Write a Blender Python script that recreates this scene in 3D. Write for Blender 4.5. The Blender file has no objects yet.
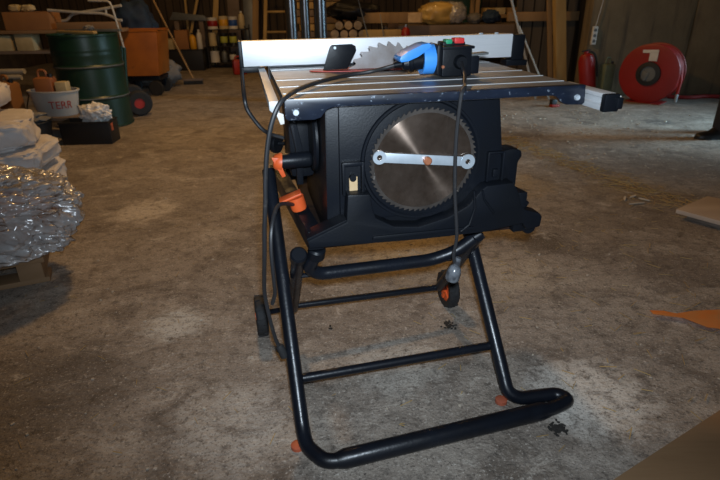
import bpy, bmesh, math, random
from mathutils import Vector, Matrix, noise
random.seed(7)
scene = bpy.context.scene
col = scene.collection
PI = math.pi

# ------------------------------------------------------------------ materials
def _mix(nt, fac, a, b, kind='MIX'):
    n = nt.nodes.new('ShaderNodeMix'); n.data_type = 'RGBA'; n.blend_type = kind
    for s, v in ((0, fac), (6, a), (7, b)):
        if hasattr(v, 'is_linked') or hasattr(v, 'links'):
            nt.links.new(v, n.inputs[s])
        elif s == 0:
            n.inputs[0].default_value = v
        else:
            n.inputs[s].default_value = (*v, 1)
    return n.outputs[2]

def _ramp(nt, src, lo, hi):
    n = nt.nodes.new('ShaderNodeMapRange'); n.clamp = True
    n.inputs[1].default_value = lo; n.inputs[2].default_value = hi
    nt.links.new(src, n.inputs[0]); return n.outputs[0]

def _noise(nt, vec, scale, detail=4, rough=0.55, dist=0.0):
    n = nt.nodes.new('ShaderNodeTexNoise')
    n.inputs['Scale'].default_value = scale; n.inputs['Detail'].default_value = detail
    n.inputs['Roughness'].default_value = rough; n.inputs['Distortion'].default_value = dist
    nt.links.new(vec, n.inputs['Vector']); return n.outputs['Fac']

def _stretch(nt, vec, s):
    n = nt.nodes.new('ShaderNodeMapping'); n.inputs['Scale'].default_value = s
    nt.links.new(vec, n.inputs['Vector']); return n.outputs['Vector']

MATS = {}
def mat(name, c, rough=0.6, metal=0.0, c2=None, scale=8, stretch=None, lo=0.35, hi=0.65, bump=0.0, bscale=60,
        spots=None, sscale=20, slo=0.6, shi=0.7, spec=0.5, rvar=0.0, coat=0.0, sheen=0.0):
    m = bpy.data.materials.new(name); m.use_nodes = True; nt = m.node_tree
    b = nt.nodes['Principled BSDF']
    tc = nt.nodes.new('ShaderNodeTexCoord'); vec = tc.outputs['Object']
    v2 = _stretch(nt, vec, stretch) if stretch else vec
    out = None
    if c2 is None: c2 = tuple(x * 0.75 for x in c)
    nz = _noise(nt, v2, scale)
    out = _mix(nt, _ramp(nt, nz, lo, hi), c, c2)
    if spots:
        s = _noise(nt, v2, sscale, 6, 0.7)
        out = _mix(nt, _ramp(nt, s, slo, shi), out, spots)
    nt.links.new(out, b.inputs['Base Color'])
    b.inputs['Roughness'].default_value = rough; b.inputs['Metallic'].default_value = metal
    b.inputs['Specular IOR Level'].default_value = spec
    if rvar:
        r = nt.nodes.new('ShaderNodeMapRange'); nt.links.new(nz, r.inputs[0])
        r.inputs[1].default_value = 0.3; r.inputs[2].default_value = 0.7
        r.inputs[3].default_value = rough - rvar; r.inputs[4].default_value = rough + rvar
        nt.links.new(r.outputs[0], b.inputs['Roughness'])
    if coat: b.inputs['Coat Weight'].default_value = coat
    if bump:
        bn = nt.nodes.new('ShaderNodeBump'); bn.inputs['Strength'].default_value = bump; bn.inputs['Distance'].default_value = 0.01
        nt.links.new(_noise(nt, v2, bscale, 5), bn.inputs['Height']); nt.links.new(bn.outputs[0], b.inputs['Normal'])
    MATS[name] = m
    return m

BLACK = mat('black_painted_steel', (0.008, 0.010, 0.015), 0.32, 0.0, (0.004, 0.005, 0.008), 14, bump=0.06, bscale=90, spots=(0.10, 0.10, 0.10), sscale=38, slo=0.72, shi=0.78, rvar=0.08, spec=0.4)
PLAST = mat('black_moulded_plastic', (0.006, 0.0075, 0.011), 0.40, 0.0, (0.005, 0.006, 0.008), 10, bump=0.05, bscale=220, spots=(0.07, 0.065, 0.06), sscale=30, slo=0.70, shi=0.85, rvar=0.06, spec=0.22)
NAVY = mat('navy_scuffed_enamel', (0.009, 0.014, 0.027), 0.33, 0.0, (0.006, 0.009, 0.017), 20, spots=(0.30, 0.35, 0.42), sscale=60, slo=0.60, shi=0.70, stretch=(1, 1, 1.5))
TRAY_REFL = mat('red_brown_tray_reflection', (0.022, 0.011, 0.008), 0.8, 0, (0.010, 0.007, 0.006), 9, spec=0.15)  # red-brown paints in a warm reflection on the black tray
RUBBER = mat('black_rubber', (0.014, 0.014, 0.015), 0.75, 0.0, None, 20, bump=0.2, bscale=120, spots=(0.06, 0.055, 0.05), sscale=45, slo=0.62, shi=0.75)
CABLE = mat('black_cable_sheath', (0.022, 0.022, 0.024), 0.45, spots=(0.07, 0.06, 0.05), sscale=30, slo=0.6, shi=0.8)
ALU = mat('brushed_aluminium', (0.86, 0.88, 0.90), 0.46, 0.30, (0.82, 0.84, 0.86), 6, stretch=(1, 40, 40), spots=(0.70, 0.72, 0.74), sscale=5, slo=0.6, shi=0.8)
RAILM = mat('dull_rail_aluminium', (0.50, 0.51, 0.52), 0.5, 0.2, (0.40, 0.41, 0.42), 6)
TABLE = mat('worn_table_aluminium', (0.27, 0.265, 0.26), 0.44, 0.6, (0.17, 0.165, 0.16), 9, stretch=(1.2, 30, 30), spots=(0.42, 0.42, 0.43), sscale=6, slo=0.58, shi=0.72, rvar=0.08)
RIDGE = mat('polished_table_ridge', (0.55, 0.55, 0.54), 0.42, 0.4, (0.5, 0.5, 0.5), 20)
GROOVE = mat('dirty_table_groove', (0.10, 0.09, 0.08), 0.7)
STEEL = mat('galvanised_steel', (0.55, 0.58, 0.62), 0.35, 0.9, (0.45, 0.47, 0.5), 25)
CHROME = mat('zinc_plated_steel', (0.70, 0.78, 0.85), 0.32, 0.6, (0.6, 0.68, 0.75), 30)
COPPER = mat('rusty_orange_bolt', (0.42, 0.15, 0.07), 0.5, 0.3)
ORANGE = mat('orange_plastic', (0.80, 0.13, 0.025), 0.45, c2=(0.62, 0.09, 0.02))
ORANGE_D = mat('dirty_orange_plastic', (0.48, 0.10, 0.04), 0.55, c2=(0.25, 0.07, 0.04))
BLUE = mat('light_blue_plastic', (0.06, 0.32, 0.85), 0.4, c2=(0.05, 0.27, 0.74))
GREEN_B = mat('green_push_button', (0.02, 0.34, 0.16), 0.4)
RED_B = mat('red_push_button', (0.75, 0.04, 0.04), 0.4)
REDP = mat('red_insert_plastic', (0.55, 0.07, 0.05), 0.5)
GREYPL = mat('grey_clear_plug_plastic', (0.035, 0.037, 0.042), 0.22, c2=(0.14, 0.15, 0.165), scale=60)
# background goods
DGREEN = mat('dark_green_drum_enamel', (0.010, 0.040, 0.024), 0.38, 0.0, (0.007, 0.030, 0.018), 5, spots=(0.05, 0.05, 0.03), sscale=9, slo=0.66, shi=0.8)
ORTUB = mat('dirty_orange_enamel', (0.42, 0.13, 0.015), 0.55, 0, (0.28, 0.085, 0.012), 4, spots=(0.12, 0.05, 0.02), sscale=6, slo=0.62, shi=0.75)
SACK = mat('white_woven_sack', (0.62, 0.58, 0.56), 0.55, 0, (0.50, 0.46, 0.44), 6, bump=0.25, bscale=25, spots=(0.25, 0.20, 0.15), sscale=9, slo=0.66, shi=0.78)
WOOD = mat('weathered_timber', (0.34, 0.21, 0.09), 0.75, 0, (0.22, 0.13, 0.055), 6, stretch=(1, 1, 0.12), bump=0.2, bscale=30)
WOODY = mat('yellow_sawn_timber', (0.50, 0.34, 0.13), 0.7, 0, (0.36, 0.23, 0.08), 6, stretch=(1, 1, 0.12), bump=0.15, bscale=30)
WOODX = mat('sawn_plank', (0.30, 0.18, 0.09), 0.75, 0, (0.20, 0.115, 0.055), 5, stretch=(0.15, 1, 1), bump=0.2, bscale=30)
WOODG = mat('grey_worn_board', (0.20, 0.15, 0.12), 0.75, 0, (0.13, 0.095, 0.07), 4, stretch=(0.4, 3, 1), bump=0.2, bscale=25, spots=(0.10, 0.06, 0.03), sscale=6)
PALEW = mat('pale_plywood', (0.48, 0.38, 0.29), 0.65, 0, (0.40, 0.31, 0.24), 5, stretch=(0.4, 2, 1))
ENDGR = mat('pale_end_grain', (0.62, 0.45, 0.26), 0.75, 0, (0.45, 0.30, 0.15), 12)
BARK = mat('brown_bark', (0.10, 0.06, 0.035), 0.9, 0, (0.05, 0.03, 0.02), 10, bump=0.6, bscale=25)
CARD = mat('brown_cardboard', (0.33, 0.15, 0.05), 0.8, 0, (0.26, 0.115, 0.04), 3)
CREAM = mat('cream_card', (0.55, 0.45, 0.26), 0.75, 0, (0.40, 0.31, 0.16), 6)
WHITEP = mat('white_plastic', (0.62, 0.60, 0.56), 0.45, 0, (0.52, 0.50, 0.46), 5)
WHITEM = mat('white_enamelled_tube', (0.46, 0.44, 0.40), 0.45, 0, (0.36, 0.33, 0.28), 8)
DARKT = mat('black_plastic_trough', (0.012, 0.012, 0.013), 0.5, 0)
GREYM = mat('grey_sheet_metal', (0.17, 0.18, 0.18), 0.5, 0.4)
YEL = mat('yellow_plastic', (0.72, 0.36, 0.02), 0.45, 0)
BLUED = mat('dark_blue_cloth', (0.015, 0.04, 0.085), 0.8, 0, (0.008, 0.02, 0.05), 6)
GREYC = mat('grey_cloth', (0.20, 0.19, 0.18), 0.85, 0, (0.12, 0.115, 0.11), 6)
REDCAN = mat('red_plastic_can', (0.42, 0.025, 0.018), 0.4, 0)
REDM = mat('red_enamel', (0.30, 0.009, 0.007), 0.45, 0, (0.24, 0.008, 0.006), 4)
REDHOSE = mat('red_rubber_hose', (0.36, 0.014, 0.012), 0.6, 0)
BROWNP = mat('brown_orange_plastic', (0.33, 0.13, 0.045), 0.5, 0, (0.22, 0.07, 0.03), 5)
GREENP = mat('grey_green_can', (0.16, 0.19, 0.12), 0.5, 0)
LABELW = mat('plain_white_paper', (0.75, 0.72, 0.68), 0.7, 0)
LIME = mat('lime_label', (0.42, 0.44, 0.06), 0.6, 0)
BLUEP = mat('blue_paint_lid', (0.02, 0.08, 0.32), 0.5, 0)
PIPE = mat('dark_steel_pipe', (0.20, 0.21, 0.23), 0.28, 0.9, (0.13, 0.14, 0.15), 8)
GOLD = mat('wrapped_yellow_insulation', (0.66, 0.44, 0.13), 0.4, 0, (0.40, 0.25, 0.07), 5, bump=0.5, bscale=12, coat=0.6)
CLOTHB = mat('black_trouser_cloth', (0.012, 0.013, 0.018), 0.85, 0)
JACKET = mat('dark_jacket_cloth', (0.02, 0.022, 0.028), 0.85, 0)
SKIN = mat('skin', (0.55, 0.33, 0.24), 0.5, 0, (0.50, 0.29, 0.21), 8)
HAIR = mat('dark_brown_hair', (0.04, 0.025, 0.016), 0.6, 0)
SHOE = mat('black_leather', (0.010, 0.010, 0.012), 0.45, 0)
STRAW = mat('dry_straw', (0.46, 0.31, 0.11), 0.8, 0, (0.30, 0.19, 0.07), 3)
CHIP = mat('pale_wood_chip', (0.55, 0.47, 0.37), 0.8, 0)
DIRT = mat('dark_dirt_crumb', (0.02, 0.017, 0.014), 0.9, 0)
ORTAPE = mat('orange_plastic_sheet', (1.0, 0.30, 0.03), 0.4, 0, (0.85, 0.42, 0.15), 6)
REDL = mat('red_lettering', (0.50, 0.06, 0.03), 0.6, 0)

def wood_wall(name, c, c2, n=5.0):
    m = bpy.data.materials.new(name); m.use_nodes = True; nt = m.node_tree; b = nt.nodes['Principled BSDF']
    g = nt.nodes.new('ShaderNodeNewGeometry'); pos = g.outputs['Position']
    v = _stretch(nt, pos, (1, 1, 0.08))
    out = _mix(nt, _ramp(nt, _noise(nt, v, 9), 0.35, 0.65), c, c2)
    w = nt.nodes.new('ShaderNodeTexWave'); w.inputs['Scale'].default_value = n / 6.28 * 3; w.bands_direction = 'X'
    w.inputs['Distortion'].default_value = 0.4
    nt.links.new(pos, w.inputs['Vector'])
    out = _mix(nt, _ramp(nt, w.outputs['Fac'], 0.03, 0.08), (0.008, 0.006, 0.004), out)
    nt.links.new(out, b.inputs['Base Color']); b.inputs['Roughness'].default_value = 0.85
    return m
BACKW = wood_wall('dark_barn_boards', (0.075, 0.05, 0.03), (0.04, 0.028, 0.018))
PARTW = wood_wall('grey_brown_boards', (0.10, 0.08, 0.055), (0.055, 0.042, 0.03))

def concrete_wall():
    m = bpy.data.materials.new('cast_concrete'); m.use_nodes = True; nt = m.node_tree; b = nt.nodes['Principled BSDF']
    g = nt.nodes.new('ShaderNodeNewGeometry'); pos = g.outputs['Position']
    big = _noise(nt, pos, 1.6, 6, 0.65)
    out = _mix(nt, _ramp(nt, big, 0.35, 0.68), (0.22, 0.165, 0.095), (0.135, 0.102, 0.058))
    st = _noise(nt, _stretch(nt, pos, (6, 6, 0.5)), 2.0, 5)
    out = _mix(nt, _ramp(nt, st, 0.56, 0.72), out, (0.075, 0.060, 0.040))
    sp = _noise(nt, pos, 14, 5, 0.7)
    out = _mix(nt, _ramp(nt, sp, 0.62, 0.72), out, (0.20, 0.165, 0.11))
    nt.links.new(out, b.inputs['Base Color']); b.inputs['Roughness'].default_value = 0.9
    bn = nt.nodes.new('ShaderNodeBump'); bn.inputs['Strength'].default_value = 0.3; bn.inputs['Distance'].default_value = 0.02
    nt.links.new(sp, bn.inputs['Height']); nt.links.new(bn.outputs[0], b.inputs['Normal'])
    return m
CONC = concrete_wall()

def floor_mat():
    m = bpy.data.materials.new('dirty_barn_concrete'); m.use_nodes = True; nt = m.node_tree; b = nt.nodes['Principled BSDF']
    g = nt.nodes.new('ShaderNodeNewGeometry'); pos = g.outputs['Position']
    big = _noise(nt, pos, 0.9, 5, 0.6, 0.4)
    out = _mix(nt, _ramp(nt, big, 0.38, 0.64), (0.36, 0.305, 0.250), (0.205, 0.168, 0.138))
    mid = _noise(nt, pos, 3.4, 8, 0.68, 0.8)
    out = _mix(nt, _ramp(nt, mid, 0.50, 0.66), out, (0.150, 0.118, 0.092))
    dust = _noise(nt, _stretch(nt, pos, (1, 1.5, 1)), 2.3, 7, 0.7, 0.3)
    out = _mix(nt, _ramp(nt, dust, 0.54, 0.74), out, (0.50, 0.44, 0.375))
    # spilt cement dust and darker patches; two paint in lamp warmth and a shadow
    def blot(x, y, r, c, amt, wob=3.0):
        nonlocal out
        mp = nt.nodes.new('ShaderNodeVectorMath'); mp.operation = 'SUBTRACT'; mp.inputs[1].default_value = (x, y, 0)
        nt.links.new(pos, mp.inputs[0])
        ln = nt.nodes.new('ShaderNodeVectorMath'); ln.operation = 'LENGTH'; nt.links.new(mp.outputs[0], ln.inputs[0])
        ad = nt.nodes.new('ShaderNodeMath'); ad.operation = 'MULTIPLY_ADD'
        nt.links.new(_noise(nt, pos, wob / r, 6, 0.7), ad.inputs[0]); ad.inputs[1].default_value = r * 1.6; nt.links.new(ln.outputs[1], ad.inputs[2])
        f = nt.nodes.new('ShaderNodeMapRange'); f.clamp = True; nt.links.new(ad.outputs[0], f.inputs[0])
        f.inputs[1].default_value = r * 1.25; f.inputs[2].default_value = r * 1.8
        f.inputs[3].default_value = amt; f.inputs[4].default_value = 0
        out = _mix(nt, f.outputs[0], out, c)
    blot(-0.67, 1.60, 0.13, (0.60, 0.57, 0.51), 0.85)
    blot(-1.19, 2.73, 0.22, (0.66, 0.58, 0.48), 0.7)
    blot(0.66, 1.20, 0.20, (0.68, 0.63, 0.56), 0.8)
    blot(0.10, 1.35, 0.18, (0.50, 0.46, 0.40), 0.6)
    blot(-0.35, 1.10, 0.20, (0.46, 0.42, 0.37), 0.6)
    blot(0.70, 2.60, 0.28, (0.66, 0.55, 0.42), 0.6)
    blot(0.62, 1.95, 0.25, (0.58, 0.48, 0.36), 0.5)
    blot(0.20, 2.15, 0.30, (0.58, 0.44, 0.25), 0.6)  # warm lamplight on the floor beyond the saw, painted in
    blot(0.85, 2.25, 0.16, (0.10, 0.075, 0.050), 0.7)
    blot(1.30, 1.95, 0.25, (0.13, 0.10, 0.08), 0.6)
    blot(-0.95, 1.25, 0.30, (0.12, 0.10, 0.085), 0.6)
    blot(2.70, 4.75, 0.16, (0.04, 0.035, 0.035), 0.7)
    blot(1.85, 4.40, 0.35, (0.60, 0.53, 0.45), 0.5)
    blot(0.95, 3.10, 0.30, (0.33, 0.23, 0.11), 0.6)
    blot(1.60, 3.00, 0.35, (0.26, 0.18, 0.09), 0.6)
    for q in ((0.95, 4.3), (1.10, 4.22), (1.25, 4.10), (1.36, 3.75), (1.44, 3.48), (1.54, 3.28), (1.64, 3.08), (1.70, 2.86), (1.85, 2.72)):
        blot(q[0], q[1], 0.17, (0.20, 0.13, 0.06), 0.55)
    blot(2.25, 3.45, 0.45, (0.15, 0.115, 0.085), 0.7)  # shaded floor near the side door, darkened in the colour
    blotch = _noise(nt, _stretch(nt, pos, (1, 1.4, 1)), 7.5, 9, 0.74, 0.6)
    out = _mix(nt, _ramp(nt, blotch, 0.52, 0.70), out, (0.105, 0.082, 0.065))
    out = _mix(nt, _ramp(nt, blotch, 0.44, 0.32), out, (0.50, 0.44, 0.37))
    fine = _noise(nt, pos, 55, 4, 0.7)
    out = _mix(nt, _ramp(nt, fine, 0.60, 0.72), out, (0.60, 0.54, 0.47))
    fine2 = _noise(nt, pos, 30, 8, 0.8)
    out = _mix(nt, _ramp(nt, fine2, 0.51, 0.66), out, (0.085, 0.070, 0.058))
    grit = _noise(nt, pos, 140, 3, 0.7)
    out = _mix(nt, _ramp(nt, grit, 0.56, 0.68), out, (0.07, 0.058, 0.048))
    out = _mix(nt, _ramp(nt, grit, 0.40, 0.30), out, (0.58, 0.52, 0.45))
    nt.links.new(out, b.inputs['Base Color'])
    r = nt.nodes.new('ShaderNodeMapRange'); nt.links.new(mid, r.inputs[0])
    r.inputs[1].default_value = 0.35; r.inputs[2].default_value = 0.7; r.inputs[3].default_value = 0.62; r.inputs[4].default_value = 0.82
    nt.links.new(r.outputs[0], b.inputs['Roughness'])
    bn = nt.nodes.new('ShaderNodeBump'); bn.inputs['Strength'].default_value = 0.55; bn.inputs['Distance'].default_value = 0.012
    mx = nt.nodes.new('ShaderNodeMath'); mx.operation = 'MULTIPLY_ADD'
    nt.links.new(mid, mx.inputs[0]); mx.inputs[1].default_value = 1.2; nt.links.new(fine, mx.inputs[2])
    nt.links.new(mx.outputs[0], bn.inputs['Height']); nt.links.new(bn.outputs[0], b.inputs['Normal'])
    return m
FLOORM = floor_mat()

def blade_mat():
    m = bpy.data.materials.new('turned_blade_steel'); m.use_nodes = True; nt = m.node_tree; b = nt.nodes['Principled BSDF']
    tc = nt.nodes.new('ShaderNodeTexCoord')
    nz = _noise(nt, tc.outputs['Object'], 11, 6, 0.7)
    nz2 = _noise(nt, tc.outputs['Object'], 30, 6, 0.7)
    out = _mix(nt, _ramp(nt, nz, 0.35, 0.65), (0.27, 0.205, 0.165), (0.14, 0.100, 0.075))
    out = _mix(nt, _ramp(nt, nz2, 0.6, 0.75), out, (0.09, 0.06, 0.045))
    nt.links.new(out, b.inputs['Base Color'])
    b.inputs['Metallic'].default_value = 0.85; b.inputs['Roughness'].default_value = 0.24
    b.inputs['Anisotropic'].default_value = 0.95; b.inputs['Anisotropic Rotation'].default_value = 0.25
    tg = nt.nodes.new('ShaderNodeTangent'); tg.direction_type = 'RADIAL'; tg.axis = 'Z'
    nt.links.new(tg.outputs[0], b.inputs['Tangent'])
    return m
BLADE = blade_mat()
BLADE_RIM = mat('grimy_blade_rim', (0.050, 0.040, 0.033), 0.7, 0.1, (0.022, 0.017, 0.014), 18, spots=(0.2, 0.18, 0.16), sscale=40, slo=0.6, shi=0.7)

TEETH = mat('plain_saw_steel', (0.36, 0.34, 0.34), 0.42, 0.45, (0.24, 0.20, 0.18), 14)
def film_mat():
    m = bpy.data.materials.new('clear_stretch_film'); m.use_nodes = True; nt = m.node_tree
    b = nt.nodes['Principled BSDF']; o = nt.nodes['Material Output']
    tc = nt.nodes.new('ShaderNodeTexCoord'); v = _stretch(nt, tc.outputs['Object'], (1.0, 1.0, 2.2))
    b.inputs['Base Color'].default_value = (0.55, 0.53, 0.52, 1); b.inputs['Roughness'].default_value = 0.2
    mr = nt.nodes.new('ShaderNodeMapping'); mr.inputs['Rotation'].default_value = (0.3, 0.5, 0.4); mr.inputs['Scale'].default_value = (0.45, 1.0, 1.9)
    nt.links.new(tc.outputs['Object'], mr.inputs['Vector'])
    n1 = _noise(nt, mr.outputs['Vector'], 9, 7, 0.62, 2.2)
    n1.node.noise_type = 'RIDGED_MULTIFRACTAL'
    bn = nt.nodes.new('ShaderNodeBump'); bn.inputs['Strength'].default_value = 0.9; bn.inputs['Distance'].default_value = 0.028
    nt.links.new(n1, bn.inputs['Height']); nt.links.new(bn.outputs[0], b.inputs['Normal'])
    b.inputs['Coat Weight'].default_value = 1.0; b.inputs['Coat Roughness'].default_value = 0.18; b.inputs['IOR'].default_value = 2.0
    t = nt.nodes.new('ShaderNodeBsdfTransparent')
    t.inputs[0].default_value = (0.95, 0.93, 0.92, 1)
    mx = nt.nodes.new('ShaderNodeMixShader')
    r = nt.nodes.new('ShaderNodeMapRange'); nt.links.new(_noise(nt, v, 6, 5, 0.6, 1.0), r.inputs[0])
    r.inputs[1].default_value = 0.35; r.inputs[2].default_value = 0.65; r.inputs[3].default_value = 0.40; r.inputs[4].default_value = 0.78
    nt.links.new(r.outputs[0], mx.inputs[0]); nt.links.new(t.outputs[0], mx.inputs[1]); nt.links.new(b.outputs[0], mx.inputs[2])
    nt.links.new(mx.outputs[0], o.inputs[0])
    return m
FILM = film_mat()
BAGP = mat('thin_white_carrier_bag', (0.78, 0.75, 0.72), 0.35, 0, (0.66, 0.63, 0.60), 10, bump=0.5, bscale=16)

# ------------------------------------------------------------------ geometry helpers
def fillet(path, r, n=5):
    pts = [Vector(p) for p in path]
    if r <= 0: return pts
    out = [pts[0]]
    for i in range(1, len(pts) - 1):
        a, b, c = pts[i - 1], pts[i], pts[i + 1]
        d1, d2 = (a - b), (c - b)
        q = min(r, d1.length * 0.48, d2.length * 0.48)
        p1 = b + d1.normalized() * q; p2 = b + d2.normalized() * q
        for k in range(n + 1):
            t = k / n
            out.append((1 - t) ** 2 * p1 + 2 * t * (1 - t) * b + t * t * p2)
    out.append(pts[-1]); return out

def smooth_path(path, n=6):
    p = [Vector(q) for q in path]; out = []
    for i in range(len(p) - 1):
        a = p[max(i - 1, 0)]; b = p[i]; c = p[i + 1]; d = p[min(i + 2, len(p) - 1)]
        for k in range(n):
            t = k / n
            out.append(0.5 * ((2 * b) + (c - a) * t + (2 * a - 5 * b + 4 * c - d) * t * t + (3 * b - a - 3 * c + d) * t ** 3))
    out.append(p[-1]); return out

class G:
    def __init__(self): self.bm = bmesh.new()
    def _xf(self, vs, M):
        if M is not None: bmesh.ops.transform(self.bm, matrix=M, verts=vs)
    def box(self, c, s, rz=0, ry=0, rx=0, bevel=0.0, M=None, taper=None):
        r = bmesh.ops.create_cube(self.bm, size=1); vs = r['verts']
        for v in vs:
            k = 1.0
            if taper and v.co.z < 0: k = taper
            v.co = Vector((v.co.x * s[0] * k, v.co.y * s[1] * k, v.co.z * s[2]))
        if bevel > 0:
            es = list({e for v in vs for e in v.link_edges})
            rr = bmesh.ops.bevel(self.bm, geom=es, offset=bevel, segments=2, affect='EDGES', profile=0.6)
            vs = list({v for f in rr['faces'] for v in f.verts} | {v for v in vs if v.is_valid})
        m = Matrix.Translation(c) @ Matrix.Rotation(rz, 4, 'Z') @ Matrix.Rotation(ry, 4, 'Y') @ Matrix.Rotation(rx, 4, 'X')
        if M is not None: m = M @ m
        self._xf(vs, m); return self
    def prism(self, pts, d0, d1, plane='xz', bevel=0.0, M=None):
        def P(a, b, d):
            return {'xz': (a, d, b), 'xy': (a, b, d), 'yz': (d, a, b)}[plane]
        v0 = [self.bm.verts.new(P(a, b, d0)) for a, b in pts]; v1 = [self.bm.verts.new(P(a, b, d1)) for a, b in pts]
        n = len(pts); fs = [self.bm.faces.new(v0), self.bm.faces.new(list(reversed(v1)))]
        for i in range(n):
            fs.append(self.bm.faces.new((v0[i], v1[i], v1[(i + 1) % n], v0[(i + 1) % n])))
        vs = v0 + v1
        bmesh.ops.recalc_face_normals(self.bm, faces=fs)
        if bevel > 0:
            es = list({e for f in fs for e in f.edges})
            rr = bmesh.ops.bevel(self.bm, geom=es, offset=bevel, segments=2, affect='EDGES', profile=0.6)
            vs = list({v for f in rr['faces'] for v in f.verts} | {v for v in vs if v.is_valid})
        self._xf(vs, M); return self
    def tube(self, path, r, seg=12, fil=0.0, smooth=0, cap=True, M=None, radii=None, flat=1.0, closed=False):
        pts = fillet(path, fil) if fil else [Vector(p) for p in path]
        if smooth: pts = smooth_path(path, smooth)
        n = len(pts); rings = []
        t0 = (pts[1] - pts[0]).normalized()
        up = Vector((0, 0, 1)) if abs(t0.z) < 0.9 else Vector((1, 0, 0))
        nrm = t0.cross(up).normalized()
        for i, p in enumerate(pts):
            if closed: t = (pts[(i + 1) % n] - pts[i - 1]).normalized()
            elif i == 0: t = (pts[1] - pts[0]).normalized()
            elif i == n - 1: t = (pts[-1] - pts[-2]).normalized()
            else: t = (pts[i + 1] - pts[i - 1]).normalized()
            nrm = (nrm - t * nrm.dot(t)).normalized(); b = t.cross(nrm)
            rr = radii[min(i, len(radii) - 1)] if radii else r
            rings.append([self.bm.verts.new(p + nrm * math.cos(2 * PI * k / seg) * rr + b * math.sin(2 * PI * k / seg) * rr * flat) for k in range(seg)])
        for i in range(n if closed else n - 1):
            A, B = rings[i], rings[(i + 1) % n]
            for k in range(seg):
                self.bm.faces.new((A[k], A[(k + 1) % seg], B[(k + 1) % seg], B[k]))
        if cap and not closed:
            self.bm.faces.new(list(reversed(rings[0]))); self.bm.faces.new(rings[-1])
        self._xf([v for r_ in rings for v in r_], M); return self
    def lathe(self, prof, o=(0, 0, 0), axis=(0, 0, 1), seg=28, closed=False, M=None):
        q = Vector((0, 0, 1)).rotation_difference(Vector(axis)).to_matrix().to_4x4(); m = Matrix.Translation(o) @ q
        if M is not None: m = M @ m
        rings = []; allv = []
        for r, z in prof:
            if r < 1e-6: ring = [self.bm.verts.new((0, 0, z))]
            else: ring = [self.bm.verts.new((r * math.cos(2 * PI * k / seg), r * math.sin(2 * PI * k / seg), z)) for k in range(seg)]
            rings.append(ring); allv += ring
        for i in range(len(rings) if closed else len(rings) - 1):
            A, B = rings[i], rings[(i + 1) % len(rings)]
            for k in range(seg):
                k2 = (k + 1) % seg
                if len(A) == 1 and len(B) == 1: continue
                if len(A) == 1: self.bm.faces.new((A[0], B[k], B[k2]))
                elif len(B) == 1: self.bm.faces.new((A[k], A[k2], B[0]))
                else: self.bm.faces.new((A[k], A[k2], B[k2], B[k]))
        self._xf(allv, m); return self
    def blob(self, c, s, amp=0.1, freq=2.0, sub=4, rz=0, ry=0, rx=0, square=1.0, seed=0.0, flat=None, M=None, crease=0.0):
        r = bmesh.ops.create_icosphere(self.bm, subdivisions=sub, radius=1.0); vs = r['verts']
        for v in vs:
            p = v.co.copy()
            if square != 1.0:
                p = Vector([math.copysign(abs(x) ** square, x) for x in p])
            d = 1 + amp * noise.fractal(v.co * freq + Vector((seed, seed * 1.7, -seed)), 0.8, 2.0, 4)
            if crease:
                q_ = v.co * 4.5 + Vector((seed, 0, seed)); q_ = q_ + 0.5 * noise.noise_vector(q_ * 0.7)
                d -= crease * (1.0 - min(1.0, 3.0 * abs(noise.noise(q_)))) ** 2 + 0.6 * crease * (1.0 - min(1.0, 3.0 * abs(noise.noise(q_ * 2.3)))) ** 2
            p = p * d
            v.co = Vector((p.x * s[0], p.y * s[1], p.z * s[2]))
            if flat is not None: v.co.z = max(v.co.z, flat)
        m = Matrix.Translation(c) @ Matrix.Rotation(rz, 4, 'Z') @ Matrix.Rotation(ry, 4, 'Y') @ Matrix.Rotation(rx, 4, 'X')
        if M is not None: m = M @ m
        self._xf(vs, m); return self
    def build(self, name, material, parent=None, loc=None, angle=35):
        bm = self.bm
        bmesh.ops.recalc_face_normals(bm, faces=bm.faces[:])
        if loc is not None: bmesh.ops.translate(bm, verts=bm.verts[:], vec=-Vector(loc))
        me = bpy.data.meshes.new(name); bm.to_mesh(me); bm.free()
        me.polygons.foreach_set('use_smooth', [True] * len(me.polygons))
        me.set_sharp_from_angle(angle=math.radians(angle))
        me.materials.append(material)
        o = bpy.data.objects.new(name, me); col.objects.link(o)
        if parent is not None: o.parent = parent
        if loc is not None: o.location = loc
        return o

def tag(o, label, cat, group=None, kind=None):
    o['label'] = label; o['category'] = cat
    if group: o['group'] = group
    if kind: o['kind'] = kind
    return o
def thing(name, label, cat, loc=(0, 0, 0), rz=0.0, group=None):
    o = bpy.data.objects.new(name, None); o.empty_display_size = 0.1; col.objects.link(o)
    o.location = loc; o.rotation_euler = (0, 0, rz)
    return tag(o, label, cat, group)
def structure(o, label, cat):
    o['kind'] = 'structure'; o['label'] = label; o['category'] = cat; return o
def copy_tree(o, parent=None):
    c = o.copy(); col.objects.link(c); c.parent = parent
    for ch in list(o.children): copy_tree(ch, c)
    return c
def Rz(a): return Matrix.Rotation(a, 4, 'Z')

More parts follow.
